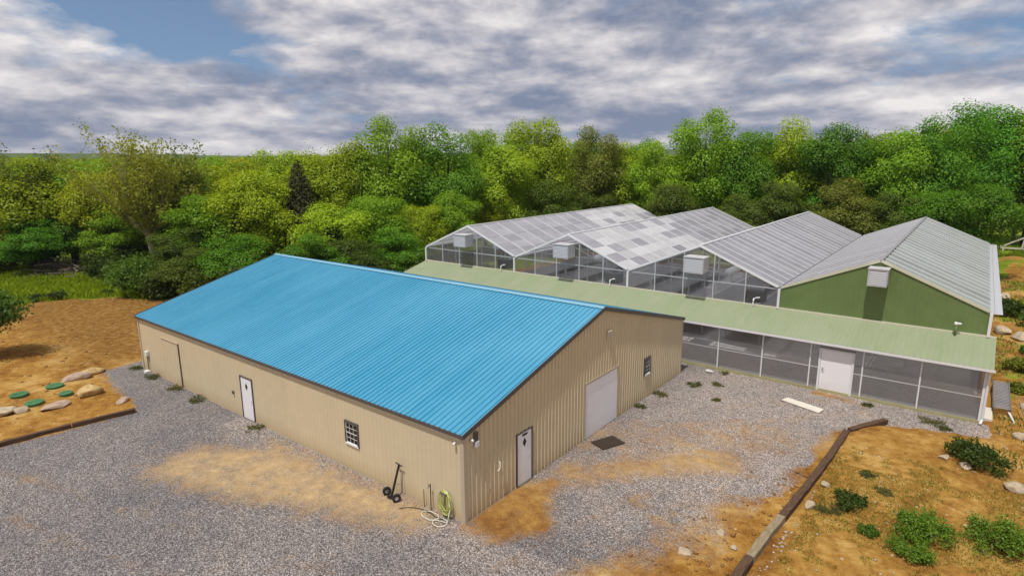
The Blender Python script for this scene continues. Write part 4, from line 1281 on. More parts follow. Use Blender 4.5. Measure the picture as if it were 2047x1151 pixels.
for i, lab in enumerate(('thin brown stick lying right of the slatted rack', 'thin brown stick crossing the other stick by the rack')):
    a = (15.0 + i * .2, 19.6 + i, .15); tag(MB().tube([a, (a[0] - .25, a[1] + 1.2, .5), (a[0] - .35 - .3 * i, a[1] + 2.4, .6)], [.03, .022, .012], 6).build('stick', M['dead'], None), lab, 'stick')
# white triangular frame far right
tf = empty('timber_frame', (16.2, 84.0, gz(16.2, 84)), 'white triangular frame standing on grass at right edge before trees', 'frame')
for a, b in (((-1.7, 0, .3), (2.2, 0, 2.6)), ((-1.7, 0, .3), (3.0, 0, .35)), ((.6, 0, .35), (.75, 0, 1.75)), ((.7, 0, 1.0), (2.6, 0, 1.05)), ((2.2, 0, 2.6), (2.9, 0, .35))):
    MB().beam(a, b, .14, .16).build('beam', M['board'], tf)
for x in (-1.2, 2.6): MB().box(x - .08, x + .08, -.08, .08, -.1, .3).build('foot', M['board'], tf)

# ------------------------------------------------------------------ VEGETATION
def leaf_quads(P, N, size, rr, aspect=.62):
    """rhombic leaf clumps at points P facing N"""
    n = len(P)
    N = N / np.linalg.norm(N, axis=1, keepdims=True)
    T = np.cross(N, rr.normal(size=(n, 3))); T /= np.linalg.norm(T, axis=1, keepdims=True) + 1e-9
    B = np.cross(N, T)
    s = (size * rr.uniform(.6, 1.35, n))[:, None]
    a = P - T * s * .5
    b = P + B * s * aspect * .5 + N * s * .08
    c = P + T * s * .5
    d = P - B * s * aspect * .5 + N * s * .08
    V = np.stack([a, b, c, d], 1).reshape(-1, 3)
    return V, np.arange(n * 4).reshape(-1, 4)

def crown_mesh(seed, nleaf, H=14.0, Rr=4.2, z0=1.6, nl=34, size=.36, topbias=0.0, lean=.5):
    rr = np.random.default_rng(seed)
    # lobes on a rough egg
    u = rr.normal(size=(nl, 3)); u /= np.linalg.norm(u, axis=1, keepdims=True)
    rad = rr.uniform(.40, .80, nl)[:, None]
    C = u * rad
    zc = z0 + (H - z0) * .52
    hz_ = (H - z0) * .5
    lr_ = rr.uniform(.22, .40, nl)
    wid = np.sqrt(np.clip(1 - (C[:, 2] * .85 + topbias) ** 2, .12, 1))
    C = np.stack([C[:, 0] * Rr * (.55 + .6 * wid), C[:, 1] * Rr * (.55 + .6 * wid), zc + C[:, 2] * hz_ * 1.02], 1)
    # several twigs poking above the outline
    LR = lr_ * Rr
    w = LR ** 2; w /= w.sum()
    which = rr.choice(nl, nleaf, p=w)
    d = rr.normal(size=(nleaf, 3)); d[:, 2] += .35; d /= np.linalg.norm(d, axis=1, keepdims=True)
    r = LR[which] * (.40 + .66 * rr.random(nleaf) ** .55)
    # clump the leaves a little
    sub = np.floor(d * 2.6 + rr.random(3) * 5)
    jit = np.sin(sub @ np.array([12.9, 78.2, 37.7]) + which * 3.3)
    r = r * (1 + .16 * jit)
    P = C[which] + d * r[:, None] * np.array([1.05, 1.05, .82]) + rr.normal(size=(nleaf, 3)) * .12
    ok_ = P[:, 2] > .15
    P, d = P[ok_], d[ok_]
    N = rr.normal(size=(len(P), 3)) * .42 + d * .75
    out_ = P - np.array([0, 0, zc - 1.0]); out_ /= np.linalg.norm(out_, axis=1, keepdims=True)
    N = N + out_ * .30 + np.array([0, 0, .40])
    k_ = H / np.percentile(P[:, 2], 99.7)
    P = P * np.array([1, 1, k_]); C = C * np.array([1, 1, k_])
    V, Fc = leaf_quads(P, N, size, rr)
    return np_mesh('crown', V, Fc, M['leaf']), C, LR

def trunk_mesh(seed, C, H, r0=.24, lean=.35, nlimb=9):
    rr = random.Random(seed)
    mb = MB()
    lx, ly = rr.uniform(-lean, lean), rr.uniform(-lean, lean)
    n = 7
    ax = [Vector((lx * t * t * 1.5 + .12 * math.sin(5 * t + seed), ly * t * t * 1.5, -0.3 + (H * .86 + .3) * t)) for t in [i / (n - 1) for i in range(n)]]
    mb.tube(ax, [r0 * (1 - .86 * i / (n - 1)) + (.10 if i == 0 else 0) for i in range(n)], 8)
    order = sorted(range(len(C)), key=lambda i: -C[i][2])
    rr.shuffle(order)
    for i in order[:nlimb]:
        c = Vector(C[i])
        zb = max(1.2, c.z - rr.uniform(1.6, 3.2))
        t = min(max((zb + .3) / (H * .86 + .3), 0), .95) * (n - 1)
        k = int(t); a = ax[k].lerp(ax[min(k + 1, n - 1)], t - k)
        mid = a.lerp(c, .55) + Vector((0, 0, -.25))
        mb.tube([a, mid, c], [r0 * .38, r0 * .24, r0 * .08], 6)
    return mb.mesh('trunk')

PROTO = {}
for key, seed, kw in (('a', 11, dict(nl=36, topbias=.1)), ('b', 23, dict(nl=42)), ('c', 37, dict(nl=32, topbias=-.15)), ('d', 41, dict(nl=46, topbias=-.2)), ('e', 59, dict(nl=30, topbias=.2))):
    cm, C, LR = crown_mesh(seed, 24000, size=.235, **kw)
    tm = trunk_mesh(seed, C, 14.0); tm.materials.append(M['bark'])
    PROTO[key] = (cm, tm)

rt_ = random.Random(77)
def plant_tree(x, y, h, r, key, color, label, group, name='broadleaf_tree'):
    cm, tm = PROTO[key]
    z = gz(x, y)
    t = empty(name, (x, y, z), label, 'tree', group)
    t.rotation_euler = (0, 0, rt_.uniform(0, 6.28))
    t.scale = (r / 4.2, r / 4.2, (h - z) / 14.0)
    link('trunk', tm, t)
    c = link('crown', cm, t)
    k = rt_.uniform(.88, 1.14)
    base = LEAF[color]
    c.color = (base[0] * k * rt_.uniform(.92, 1.08), base[1] * k, base[2] * k, 1)
    return t

TREES = [
(-72.0, -1.5, 13.0, 5.5, 'a', 'mid', 'tall green tree at the left picture edge behind the grass strip'),
(-69.6, 6.4, 12.0, 5, 'b', 'yg', 'yellow green tree left of the brush pile, behind the grass strip'),
(-72.5, 11.2, 11.6, 5.2, 'c', 'mid', 'rounded mid green tree just behind the grey brush pile'),
(-64.1, 11.4, 10.5, 4.2, 'a', 'yg', 'pale yellow green tree between the brush pile and the tall sparse tree'),
(-63.7, 23.1, 12.1, 5.4, 'd', 'mid', 'broad green tree right behind the tall sparse tree'),
(-55.0, 22.6, 11.9, 5, 'b', 'yg', 'bright yellow green tree above the far left roof corner of the barn'),
(-51.3, 25.1, 12.7, 4.6, 'e', 'lime', 'lime green rounded tree left of the dark conical cedar'),
(-45.0, 27.4, 12.5, 4.6, 'a', 'yg', 'yellow green tree right of the dark conical cedar'),
(-44.8, 31.1, 13.6, 4.2, 'c', 'yg', 'yellowish tree stepping up on the left of the tall domed tree'),
(-40.9, 32.7, 16.1, 5.0, 'd', 'mid', 'tall domed tree, first high top above the barn roof ridge'),
(-36.6, 37.2, 15.4, 4.8, 'b', 'deep', 'deep green tall tree above the left corner of the greenhouse'),
(-37.1, 44.9, 15.1, 3.4, 'e', 'mid', 'narrow green tree between the two high tops above the first greenhouse bay'),
(-34.1, 52.3, 16.6, 4.9, 'a', 'yg', 'tall pointed yellow green tree above the first greenhouse ridge'),
(-33.8, 45.0, 13.2, 4.6, 'c', 'lime', 'lower lime green tree over the middle of the first greenhouse roof'),
(-29.0, 57.9, 15.6, 4.4, 'd', 'olive', 'olive topped tree above the far end of the first greenhouse ridge'),
(-25.8, 61.9, 13.6, 4.2, 'b', 'yg', 'low yellow green top in the dip of the skyline above the first greenhouse bay end'),
(-20.8, 59.9, 13.6, 4.4, 'e', 'mid', 'green tree left of the highest top above the second greenhouse ridge'),
(-16.2, 63.9, 17.6, 5.2, 'd', 'mid', 'highest broad topped tree above the second greenhouse ridge'),
(-10.9, 63.6, 14.8, 4.0, 'a', 'deep', 'dark green tree right of the highest broad topped tree'),
(-7.4, 66.6, 16.1, 4.6, 'b', 'yg', 'bright yellow green rounded tree above the third greenhouse ridge'),
(-1.9, 65.8, 15.3, 4.6, 'c', 'deep', 'dark spiky topped tree above the valley between the last two bays'),
(1.3, 70.3, 14.2, 3.6, 'e', 'olive', 'low olive tree left of the fourth greenhouse ridge end'),
(4.9, 64.7, 14.4, 4.4, 'a', 'mid', 'green tree above the far end of the fourth greenhouse ridge'),
(7.1, 66.8, 15.6, 4.2, 'd', 'deep', 'deep green tree stepping up to the tall right hand group'),
(9.4, 72.9, 17.2, 5.0, 'b', 'bright', 'tallest bright green tree above the right corner of the greenhouse'),
(12.8, 93.0, 18.0, 6.4, 'c', 'bright', 'bright green tall tree beside the right picture edge'),
(17.2, 92.9, 17.4, 6.4, 'a', 'mid', 'green tree cut by the right picture edge'),
(-65.7, 5.7, 5.8, 3.2, 'e', 'deep', 'dark low tree behind the left end of the brush pile'),
(-66.8, 9.2, 6.5, 3.6, 'c', 'deep', 'dark low tree right above the brush pile'),
(-61.2, 11.6, 6.6, 3.2, 'b', 'mid', 'low green tree in front of the tall sparse tree, left of its trunk'),
(-46.8, 12.4, 5.6, 3.2, 'd', 'shade', 'olive green bushy tree at the foot of the tall sparse tree'),
(-47.2, 15.9, 8.4, 4.2, 'a', 'mid', 'rounded green tree just above the far roof corner of the barn'),
(-43.7, 18.2, 10.6, 4.0, 'c', 'yg', 'yellow green tree touching the dark cedar on its left'),
(-40.9, 10.5, 4.2, 3.0, 'e', 'shade', 'low olive bushy tree against the far end of the barn roof'),
(-37.6, 12.7, 5.5, 3.2, 'b', 'deep', 'low dark tree against the upper far edge of the barn roof'),
(-34.9, 20.9, 7.7, 3.8, 'd', 'lime', 'lime green low tree right of the cedar above the barn ridge'),
(-34.5, 24.8, 8.2, 4.0, 'a', 'mid', 'green low tree above the middle of the barn ridge'),
(-29.7, 14.4, 5.9, 2.8, 'e', 'deep', 'dark low tree just above the far end of the barn ridge'),
(-29.4, 18.3, 5.2, 2.8, 'c', 'shade', 'olive low tree just above the barn ridge, left of the greenhouse'),
(-30.0, 23.9, 5.6, 3.0, 'b', 'deep', 'dark low tree filling in left of the greenhouse eave'),
(-32.9, 29.6, 7.1, 3.0, 'a', 'yg', 'yellow green round tree beside the left eave of the greenhouse'),
(-31.8, 33.5, 8.3, 3.0, 'c', 'mid', 'green round tree just behind the first greenhouse gable'),
(-33.7, 43.8, 7.2, 3.4, 'e', 'yg', 'yellow green low tree behind the first greenhouse ridge'),
(-28.9, 47.4, 9.2, 3.8, 'b', 'shade', 'green low tree behind the far part of the first greenhouse ridge'),
(-27.8, 55.0, 8.0, 3.4, 'd', 'shade', 'dark low tree behind the far end of the first greenhouse ridge'),
(-16.4, 54.2, 8.7, 3.6, 'a', 'shade', 'dark low tree in the gap between first and second ridge ends'),
(-9.4, 56.7, 7.6, 3.2, 'c', 'shade', 'dull green low tree just right of the second ridge end'),
(-5.6, 57.8, 9.0, 3.8, 'e', 'shade', 'dark low tree above the third ridge end'),
(1.0, 59.1, 9.4, 4.0, 'b', 'olive', 'olive low tree above the valley left of the fourth ridge end'),
(5.1, 59.7, 8.2, 3.4, 'd', 'shade', 'dark low tree directly above the fourth ridge end'),
(9.2, 59.9, 8.3, 3.6, 'a', 'deep', 'dark green low tree right of the fourth ridge end'),
(12.0, 60.0, 9.0, 3.8, 'c', 'deep', 'dark green low tree above the far right greenhouse corner'),
(16.1, 90.9, 8.6, 4, 'e', 'shade', 'low dark green tree over the white triangular frame at the right edge'),
]
for x, y, h, r, key, c, lab in TREES:
    plant_tree(x, y, h, r, key, c, lab, 'trees along the edge of the wood')
# trees standing behind those, filling the depth of the wood
BACK = []
rb = random.Random(12)
def try_back(x, y, h, r):
    for o in BACK + [(t[0], t[1]) for t in TREES]:
        if math.hypot(o[0] - x, o[1] - y) < 4.6: return
    BACK.append((x, y)); plant_tree(x, y, h, r, rb.choice('abcde'), rb.choice(['mid', 'yg', 'deep', 'olive', 'mid', 'lime']), 'green tree standing inside the wood behind the edge trees', 'trees deeper in the wood')
for i in range(400):
    if len(BACK) >= 62: break
    t = rb.random()
    if t < .45:
        x, y = rb.uniform(-105, -46), rb.uniform(4, 60)
        if y < 12 + (x + 46) * -.0 or (x > -62 and y < 26): continue
        h = rb.uniform(10.2, 12.2)
    else:
        x, y = rb.uniform(-52, 24), rb.uniform(36, 100)
        if x > -40 and y < 70: continue
        if x <= -40 and y < 38: continue
        if x > 10 and y < 96: continue
        h = rb.uniform(12.5, 15.5)
    try_back(x, y, h, rb.uniform(4.2, 5.6))
# more trees outside the frame to either side, so the wood does not end at the picture edge
for i, (x, y) in enumerate(((-74, -12), (-80, -4), (-82, -18), (-76, -22), (24, 92), (31, 88), (39, 84), (30, 98), (46, 90))):
    plant_tree(x, y, 12.5 + (i % 3) * (1.4 if x > 0 else .5), 5.4, 'abcde'[i % 5], ('mid', 'yg', 'deep')[i % 3], 'green tree of the wood outside the picture', 'trees beyond the picture edges')

# the tall sparse tree: many upright stems, thin leaves against the sky
def sparse_tree(x, y, H, seed, label, spread=1.0, stems=7, leaf_n=26, color=(.30, .33, .04), name='sparse_tree', bark='bark_pale', low=.28):
    rr = random.Random(seed); nr = np.random.default_rng(seed)
    z = gz(x, y)
    t = empty(name, (x, y, z), label, 'tree')
    mb = MB(); tips = []
    fork = Vector((rr.uniform(-.2, .2), rr.uniform(-.2, .2), H * low))
    mb.tube([(0, 0, -.3), fork * .5 + Vector((.1, 0, 0)), fork], [.34, .28, .25], 9)
    def limb(a, d, L_, r_, depth):
        pts_ = [a]; rads = [r_]; dd = d.copy()
        seg = 5
        for i in range(seg):
            dd = (dd + Vector((rr.gauss(0, .13), rr.gauss(0, .13), .10))).normalized()
            pts_.append(pts_[-1] + dd * L_ / seg); rads.append(r_ * (1 - .8 * (i + 1) / seg))
        mb.tube(pts_, rads, 6 if depth < 2 else 4, False)
        if depth >= 2:
            tips.extend(pts_[1:]); return
        for i in range(1, seg + 1):
            for k in range(2 if depth == 0 else 1):
                s = Vector((rr.gauss(0, 1), rr.gauss(0, 1), rr.gauss(.25, .5))).normalized()
                nd = (dd * .55 + s * .7).normalized()
                limb(pts_[i], nd, L_ * rr.uniform(.26, .46), rads[i] * .72, depth + 1)
        tips.append(pts_[-1])
    for k in range(stems):
        a = 2 * math.pi * k / stems + rr.uniform(-.4, .4)
        tilt = rr.uniform(.12, .62) * spread
        d = Vector((math.cos(a) * tilt, math.sin(a) * tilt, 1)).normalized()
        limb(fork + Vector((0, 0, rr.uniform(-.8, .3))), d, (H - fork.z) * rr.uniform(.62, .88), .14, 0)
    m = mb.mesh('trunk'); m.materials.append(M[bark])
    # scale stems so that the top meets H
    top = max(v[2] for v in mb.v); k = H / top
    tr = link('trunk', m, t); tr.scale = (1, 1, k)
    T_ = np.array([tuple(p) for p in tips]) * np.array([1, 1, k])
    n = len(T_) * leaf_n
    P_ = np.repeat(T_, leaf_n, 0) + nr.normal(size=(n, 3)) * np.array([.34, .34, .28])
    keep_ = nr.random(n) < np.clip(1.55 - P_[:, 2] / H * 1.45, .11, 1)
    P_ = P_[keep_]
    V, Fc = leaf_quads(P_, nr.normal(size=(len(P_), 3)) + np.array([0, 0, .5]), .25, nr)
    c = link('crown', np_mesh('crown', V, Fc, M['leaf']), t)
    c.color = (*color, 1)
    return t
sparse_tree(-55.0, 12.9, 16.4, 4, 'tall sparse tree with pale forked trunk and bare twigs against the sky', 1.15, 9, 9, low=.26)
sparse_tree(-56.5, 17.2, 14.4, 9, 'second sparse tree with thin dark top right of the tall sparse one', 1.0, 6, 14, (.18, .22, .03), bark='bark')
sparse_tree(-71.2, 8.2, 13.7, 15, 'thin sparse tree poking above the canopy at far left', .8, 4, 9, (.12, .16, .03), bark='bark')
sparse_tree(-55.4, 33.4, 14.2, 21, 'nearly bare thin tree top poking out right of the cedar', .6, 3, 3, (.12, .14, .04), bark='bark')

# conical cedar
def cedar(x, y, H, Rr, label, color='cedar', seed=3):
    nr = np.random.default_rng(seed)
    t = empty('cedar_tree', (x, y, gz(x, y)), label, 'tree')
    m = MB().tube([(0, 0, -.3), (0, 0, H * .5), (0, 0, H * .97)], [.22, .12, .02], 8).mesh('trunk'); m.materials.append(M['bark'])
    link('trunk', m, t)
    n = 12000
    z = .6 + (H - .6) * (1 - np.sqrt(nr.random(n)))
    a = nr.uniform(0, 6.283, n)
    env = Rr * (1 - z / H) ** .62 * (.78 + .22 * np.sin(a * 5 + z * 2.2) * np.sin(z * 3.1 + a * 2))
    r = env * (.45 + .6 * nr.random(n) ** .6)
    P_ = np.stack([r * np.cos(a), r * np.sin(a), z - .22 * r], 1)
    N_ = np.stack([np.cos(a), np.sin(a), np.full(n, .5)], 1) + nr.normal(size=(n, 3)) * .6
    V, Fc = leaf_quads(P_, N_, .34, nr, .45)
    c = link('crown', np_mesh('crown', V, Fc, M['leaf']), t); c.color = (*LEAF[color], 1)
cedar(-41.6, 21.7, 11.8, 3.3, 'dark brownish conical cedar above the far end of the barn roof')
cedar(-48.5, 14.6, 7.6, 2.4, 'dark small cedar beside the foot of the tall sparse tree', 'dusk', 6)
cedar(-33.5, 19.6, 6.4, 2.3, 'dark small cedar just above the barn ridge, below the lime tree', 'dusk', 8)

# shrubs
def shrub_mesh(seed, nleaf, Rr, H, size, spiky=0.0):
    nr = np.random.default_rng(seed)
    nl = 20
    a = nr.uniform(0, 6.283, nl); q = np.sqrt(nr.random(nl)) * .86
    C = np.stack([Rr * q * np.cos(a), Rr * q * np.sin(a), H * (nr.uniform(.12, .70, nl) * (1.1 - .55 * q))], 1)
    w = nr.choice(nl, nleaf)
    d = nr.normal(size=(nleaf, 3)); d[:, 2] = np.abs(d[:, 2]) * 1.1 - .25; d /= np.linalg.norm(d, axis=1, keepdims=True)
    r = (.07 + .27 * nr.random(nleaf) ** .8) * (1 + spiky * (nr.random(nleaf) < .12))
    P_ = C[w] + d * np.stack([r * Rr, r * Rr, r * H * 1.1], 1)
    P_[:, 2] = np.maximum(P_[:, 2], .02)
    # sprigs reaching out of the mass
    sp = []
    for k in range(26):
        c = C[nr.integers(nl)]; dd = nr.normal(size=3); dd[2] = abs(dd[2]) * .9 + .25; dd /= np.linalg.norm(dd)
        t_ = nr.random(18)[:, None]
        sp.append(c + dd * np.array([Rr, Rr, H]) * (.18 + .38 * t_) + nr.normal(size=(18, 3)) * size * .5)
    sp = np.concatenate(sp); sp[:, 2] = np.maximum(sp[:, 2], .02)
    P_ = np.concatenate([P_, sp]); d = np.concatenate([d, nr.normal(size=sp.shape)])
    V, Fc = leaf_quads(P_, d * .6 + nr.normal(size=P_.shape) * .7 + np.array([0, 0, .3]), size, nr)
    me_ = np_mesh('foliage', V, Fc, M['leaf'])
    mb = MB()
    for c in C: mb.tube([(0, 0, -.1), (c[0] * .5, c[1] * .5, c[2] * .6), tuple(c)], [.03, .02, .008], 5)
    st = mb.mesh('stems'); st.materials.append(M['bark'])
    return me_, st
def shrub(x, y, Rr, H, color, label, seed, size=.12, nleaf=2600, spiky=.5, cat='bush', name='bush', group=None, sy=1.0, rz=0.0):
    me_, st = shrub_mesh(seed, nleaf, Rr, H, size, spiky)
    t = empty(name, (x, y, max(gz(x, y), -.02)), label, cat, group)
    t.scale = (1, sy, 1); t.rotation_euler = (0, 0, rz)
    link('stems', st, t)
    c = link('foliage', me_, t); c.color = (*color, 1)
    return t
DK, MDG, LG, WEED = (.07, .11, .02), (.10, .185, .022), (.15, .265, .028), (.20, .24, .03)
shrub(13.15, 14.5, 1.05, .95, DK, 'dark green bush near the wing corner above pale rocks', 1, .11, 3800, sy=.7, rz=-.5)
shrub(9.85, 8.6, .52, .42, DK, 'small dark bush beside the right timbers', 2, .08, 1700)
shrub(12.0, 7.9, .85, .85, LG, 'bright green bush, left of the two large ones in the right corner', 3, .07, 4600)
shrub(11.75, 6.7, .6, .5, LG, 'lower green bush in front of the left large bush at the bottom', 4, .065, 2400)
shrub(13.85, 8.7, .95, 1.0, LG, 'bright green bush cut by the right picture edge', 5, .07, 4800)
shrub(12.55, 5.35, .45, .35, WEED, 'small yellow green bush at the bottom right edge', 6, .07, 1400)
shrub(10.6, 7.2, .35, .28, MDG, 'small green weed bush between timbers and the left large bush', 7, .06, 900)
shrub(15.1, 43.2, 1.2, 1.3, DK, 'dark round bush beyond the greenhouse right wall', 8, .16, 2600)
shrub(16.4, 41.0, 1.4, 1.2, MDG, 'green bush at right picture edge beyond the pale rocks', 9, .16, 2600)
shrub(15.0, 29.0, .9, .8, WEED, 'yellow green bush right of the wing roof end', 10, .13, 2200)
shrub(14.6, 24.9, .5, .6, WEED, 'small yellow green bush behind the slatted rack', 11, .1, 1400)
shrub(15.8, 33.0, .8, .7, MDG, 'green bush at the right picture edge beyond the wing roof', 12, .13, 1800)
shrub(-47.0, 8.4, 2.6, 3.6, MDG, 'large green bush at the edge of the soil left of the barn', 13, .26, 5200)
shrub(-43.0, 9.9, 2.6, 3.0, DK, 'dark green bush against the far left roof corner', 14, .26, 5200)
shrub(-38.6, 10.2, 2.4, 3.4, (.10, .14, .022), 'olive dark bush behind the left roof edge of the barn', 15, .26, 4600)
shrub(-34.0, 11.6, 2.4, 4.0, DK, 'dark bush behind the middle of the left roof edge', 16, .26, 4600)
shrub(-30.2, 12.6, 2.0, 4.4, (.085, .14, .02), 'dark bush near the far end of the barn ridge', 17, .26, 4200)
shrub(-28.2, 20.4, 1.8, 3.6, DK, 'dark bush in the gap between barn ridge and wing roof', 18, .24, 3600)
shrub(-27.4, 23.6, 1.4, 3.6, MDG, 'green bush at the left end of the wing roof', 19, .22, 3000)
for i, (x, y, Rr, H, c, lab) in enumerate(((-52, 9.6, 2.6, 3.0, MDG, 'green bush at the right end of the grass strip'), (-57.5, 9.8, 2.6, 3.4, DK, 'dark bush behind the right part of the grass strip'), (-70.5, 2.5, 3, 4.6, DK, 'dark bush behind the left end of the grass strip'),
                                           (-68, -2.6, 3, 4.2, MDG, 'green bush at the left picture edge behind the grass'), (-60.5, 12.4, 2.4, 4.4, DK, 'dark bush right behind the brush pile'), (-71.5, 7.2, 2.6, 4.6, DK, 'dark bush behind the brush pile'))):
    shrub(x, y, Rr, H, c, lab, 30 + i, .28, 3600)
for i, (x, y) in enumerate(((-50.4, 3.0), (-50.9, 1.6), (-48.4, 6.2))):
    shrub(x, y, .8 - .15 * i, .7 - .1 * i, DK, ('dark low clump on the near rim of the grass strip', 'smallest dark clump left on the rim of the grass strip', 'dark clump on the rim of the grass near the big bush')[i], 50 + i, .16, 1200)

# small tree on the bare soil at the left picture edge
st_ = empty('small_tree', (-34.2, -5.3, gz(-34.2, -5.3)), 'small leafy tree with thin crooked trunks at the left picture edge', 'tree')
mb = MB()
for k in range(4):
    a = k * 1.6 + .4
    mb.tube([(.18 * math.cos(a), .18 * math.sin(a), -.1), (.3 * math.cos(a), .3 * math.sin(a), 1.0), (.75 * math.cos(a) + .1, .75 * math.sin(a), 2.1), (1.0 * math.cos(a), 1.0 * math.sin(a), 3.2)], [.09, .07, .05, .02], 6)
m = mb.mesh('trunk'); m.materials.append(M['bark']); link('trunk', m, st_)
cm_, _, _ = crown_mesh(91, 7000, H=4.4, Rr=2.6, z0=1.5, nl=26, size=.20)
c = link('crown', cm_, st_); c.color = (.085, .165, .022, 1)

# weeds along the barn foot and on the gravel
WD = [(-23.0, -0.35, .55, 'weed patch at the foot of the barn by the meter box'), (-20.2, -0.3, .5, 'weed clump below the sliding door edge'), (-17.6, -0.35, .55, 'dark weed clump on the gravel between sliding door and white door'),
      (-12.2, -0.45, .5, 'weed clump on gravel just right of the white front door'), (-25.3, -0.2, .4, 'weed at the far corner of the barn'),
      (0.45, 14.2, .38, 'weed on gravel below the gable window'), (1.35, 16.5, .4, 'dark weed clump on the gravel near the rear barn corner'),
      (2.3, 17.2, .36, 'weed on the gravel between barn corner and the jug'), (0.35, 12.2, .3, 'weed between loading door and gable window'),
      (11.6, 18.7, .55, 'green weed clump at the foot of the wing near its right end'), (12.0, 18.0, .3, 'low weed in front of the wing near its right end'), (3.0, 15.2, .2, 'tiny weed in the middle of the gravel yard'),
      (9.0, 18.9, .28, 'small weed right of the wing door'), (2.0, 19.2, .25, 'small dry weed at the foot of the wing beside the jug'), (9.35, 7.9, .42, 'dark weed against the reddish timber'), (10.6, 10.2, .3, 'weed tuft on the upper right soil'), (10.0, 11.2, .3, 'weed tuft on soil near the second timber')]
for i, (x, y, r, lab) in enumerate(WD):
    shrub(x, y, r, r * .30, (.16, .16, .05) if i % 2 else (.11, .13, .035), lab, 60 + i, .05, 330, 1.6, 'weed', 'weed_clump', 'weeds on the gravel and soil')

# uncountable low growth
def blades(name, P_, hmin, hmax, wd, color, seed, label, cat):
    nr = np.random.default_rng(seed); n = len(P_)
    z = np.maximum(terrain(P_[:, 0], P_[:, 1]), -.01) - .02
    a = nr.uniform(0, 6.283, n); h = nr.uniform(hmin, hmax, n); w = wd * nr.uniform(.6, 1.3, n)
    dx, dy = np.cos(a) * w, np.sin(a) * w
    lx, ly = nr.normal(0, .4, n) * h, nr.normal(0, .4, n) * h
    B = np.stack([P_[:, 0], P_[:, 1], z], 1)
    V = np.stack([B + np.stack([-dx, -dy, 0 * h], 1), B + np.stack([dx, dy, 0 * h], 1), B + np.stack([dx * .5 + lx * .4, dy * .5 + ly * .4, h * .65], 1), B + np.stack([lx, ly, h], 1)], 1).reshape(-1, 3)
    o = link(name, np_mesh(name, V, np.arange(4 * n).reshape(-1, 4), M['leaf']))
    o.color = (*color, 1)
    tag(o, label, cat, kind='stuff')
nr = np.random.default_rng(5)
def sample(n, box, cond):
    x = nr.uniform(box[0], box[1], n); y = nr.uniform(box[2], box[3], n)
    k = cond(x, y)
    return np.stack([x[k], y[k]], 1)
strip = [(-50.0, -12), (-50.3, 1.6), (-47.2, 6.6), (-44, 8.4), (-50, 11), (-60, 11.5), (-74, 9), (-76, -12)]
P_ = sample(60000, (-76, -44, -12, 12), lambda x, y: (poly_sd(x, y, strip) + (fbm(x * .5, y * .5, 31.) - .5) * 2.2 < 0))
blades('tall_grass', P_, .18, .55, .045, (.28, .38, .015), 1, 'bright green tall grass strip between bare soil and the wood', 'grass')
P_ = sample(9000, (13, 24, 60, 92), lambda x, y: (fbm(x * .4, y * .4, 3.) > .4) & (y > 74))
blades('meadow_grass', P_, .15, .4, .06, (.2, .28, .02), 2, 'green grass patch behind the greenhouse at right', 'grass')
P_ = sample(90000, (8.7, 18, -6, 14), lambda x, y: (fbm(x * .55 + 3, y * .55, 44.) * .75 + fbm(x * 2.1, y * 2.1, 8.) * .5 > .585) & (x > 8.7))
blades('low_weeds', P_, .025, .10, .018, (.26, .25, .05), 3, 'thin yellow green weeds over the soil right of the timbers', 'weeds')
P_ = sample(9000, (13.7, 18, 14, 60), lambda x, y: (fbm(x * .5, y * .5, 47.) > .53))
blades('bank_weeds', P_, .06, .25, .03, (.2, .21, .04), 4, 'patchy weeds on the rocky soil at the right edge', 'weeds')

# brush pile
bp = empty('brush_pile', (-64.2, 7.3, gz(-64.2, 7.3)), 'grey pile of cut brush at the back of the grass strip', 'brush pile')
rr = random.Random(6)
for k in range(110):
    a = rr.uniform(0, math.pi); L_ = rr.uniform(1.0, 2.8)
    q = rr.gauss(0, 1.0)
    c_ = Vector((rr.gauss(0, 1.9) , rr.gauss(0, 1.2), 0)); hmax = 1.5 * math.exp(-(c_.x / 3.2) ** 2 - (c_.y / 1.8) ** 2)
    c_.z = rr.uniform(.05, .15 + hmax)
    d = Vector((math.cos(a), math.sin(a), rr.gauss(0, .18))) * L_ / 2
    MB().tube([c_ - d, c_ + Vector((rr.gauss(0, .1), rr.gauss(0, .1), .08)), c_ + d], [rr.uniform(.03, .07), .04, .015], 5).build('branch', M['dead'], bp)
bp.rotation_euler = (0, 0, R(25))

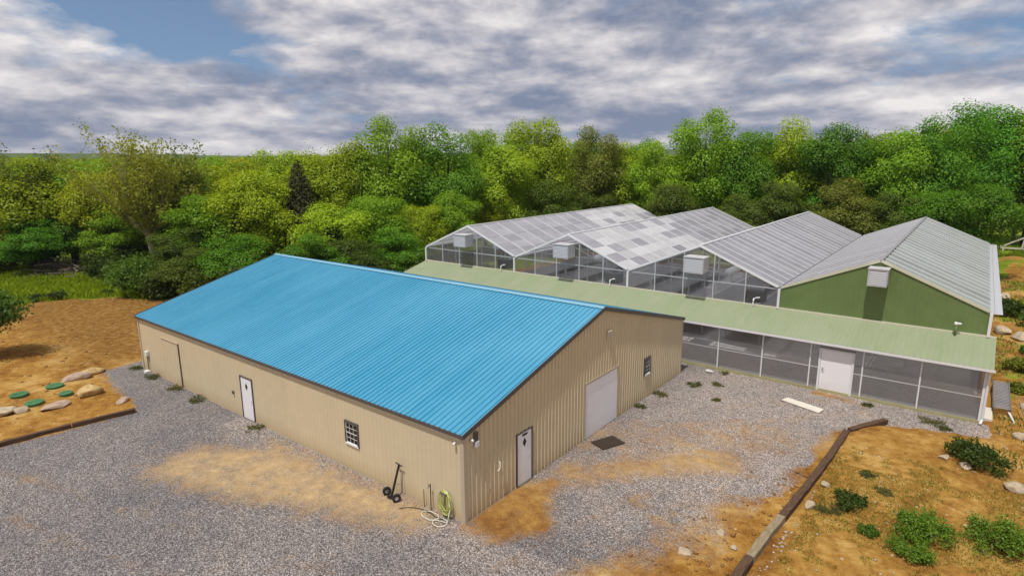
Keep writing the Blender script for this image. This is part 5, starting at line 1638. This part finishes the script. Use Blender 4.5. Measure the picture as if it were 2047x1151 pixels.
# the far wood: one mass of distant crowns
nr = np.random.default_rng(99)
Vs, Fs, off = [], [], 0
cnt = 0
while cnt < 1500:
    x, y = nr.uniform(-900, 700), nr.uniform(-260, 1000)
    d = math.hypot(x - 12, y + 13)
    if d < 100 or (x > -45 and y < 104) or x > 12 + (y - 60) * 1.1 and y < 100: continue
    if x > -112 and y < 62 and d < 135: continue
    ang = math.degrees(math.atan2(x - 12, y + 13))
    if not (-100 < ang < 25): continue
    if nr.random() > min(1, 150 / d) ** 1.15: continue
    n = int(np.clip(52000 / d, 60, 420))
    Hh, Rr = nr.uniform(9.5, 12.5), nr.uniform(4.5, 7.0) * (1 if d < 300 else 1.5)
    dirs = nr.normal(size=(n, 3)); dirs[:, 2] = np.abs(dirs[:, 2]); dirs /= np.linalg.norm(dirs, axis=1, keepdims=True)
    rad = 1 + .22 * np.sin(dirs @ np.array([5.1, 3.3, 4.2]) * 2 + cnt) * np.cos(dirs @ np.array([-3.1, 6.3, 2.2]) + cnt)
    P_ = dirs * rad[:, None] * np.array([Rr, Rr, Hh * .62]) * nr.uniform(.8, 1.05, (n, 1)) + np.array([x, y, gz(x, y) + Hh * .36])
    V, Fc = leaf_quads(P_, dirs + nr.normal(size=(n, 3)) * .5, float(np.clip(d * .0062, .7, 3.2)), nr, .75)
    Vs.append(V); Fs.append(Fc + off); off += len(V); cnt += 1
fw_ = link('far_wood', np_mesh('far_wood', np.concatenate(Vs), np.concatenate(Fs), M['leaf']))
fw_.color = (.20, .29, .022, 1)
tag(fw_, 'unbroken canopy of the distant wood up to the horizon', 'wood', kind='stuff')

# ------------------------------------------------------------------ the air
hz_m = Mat('air')
pv = hz_m.node('ShaderNodeVolumePrincipled')
pv.inputs['Color'].default_value = (0.72, 0.82, 1.0, 1)
pv.inputs['Density'].default_value = 0.00011
pv.inputs['Anisotropy'].default_value = 0.2
hz_m.l.new(pv.outputs[0], hz_m.out.inputs['Volume'])
gmax = max(float(ZZ.max()) + 16, HILL_TOP + 4)
haze = MB().box(-3600, 3600, -3600, 3600, float(ZZ.min()) - 1.0, gmax).build('haze', hz_m.m)
tag(haze, 'faint bluish haze over the whole land', 'haze', kind='stuff')
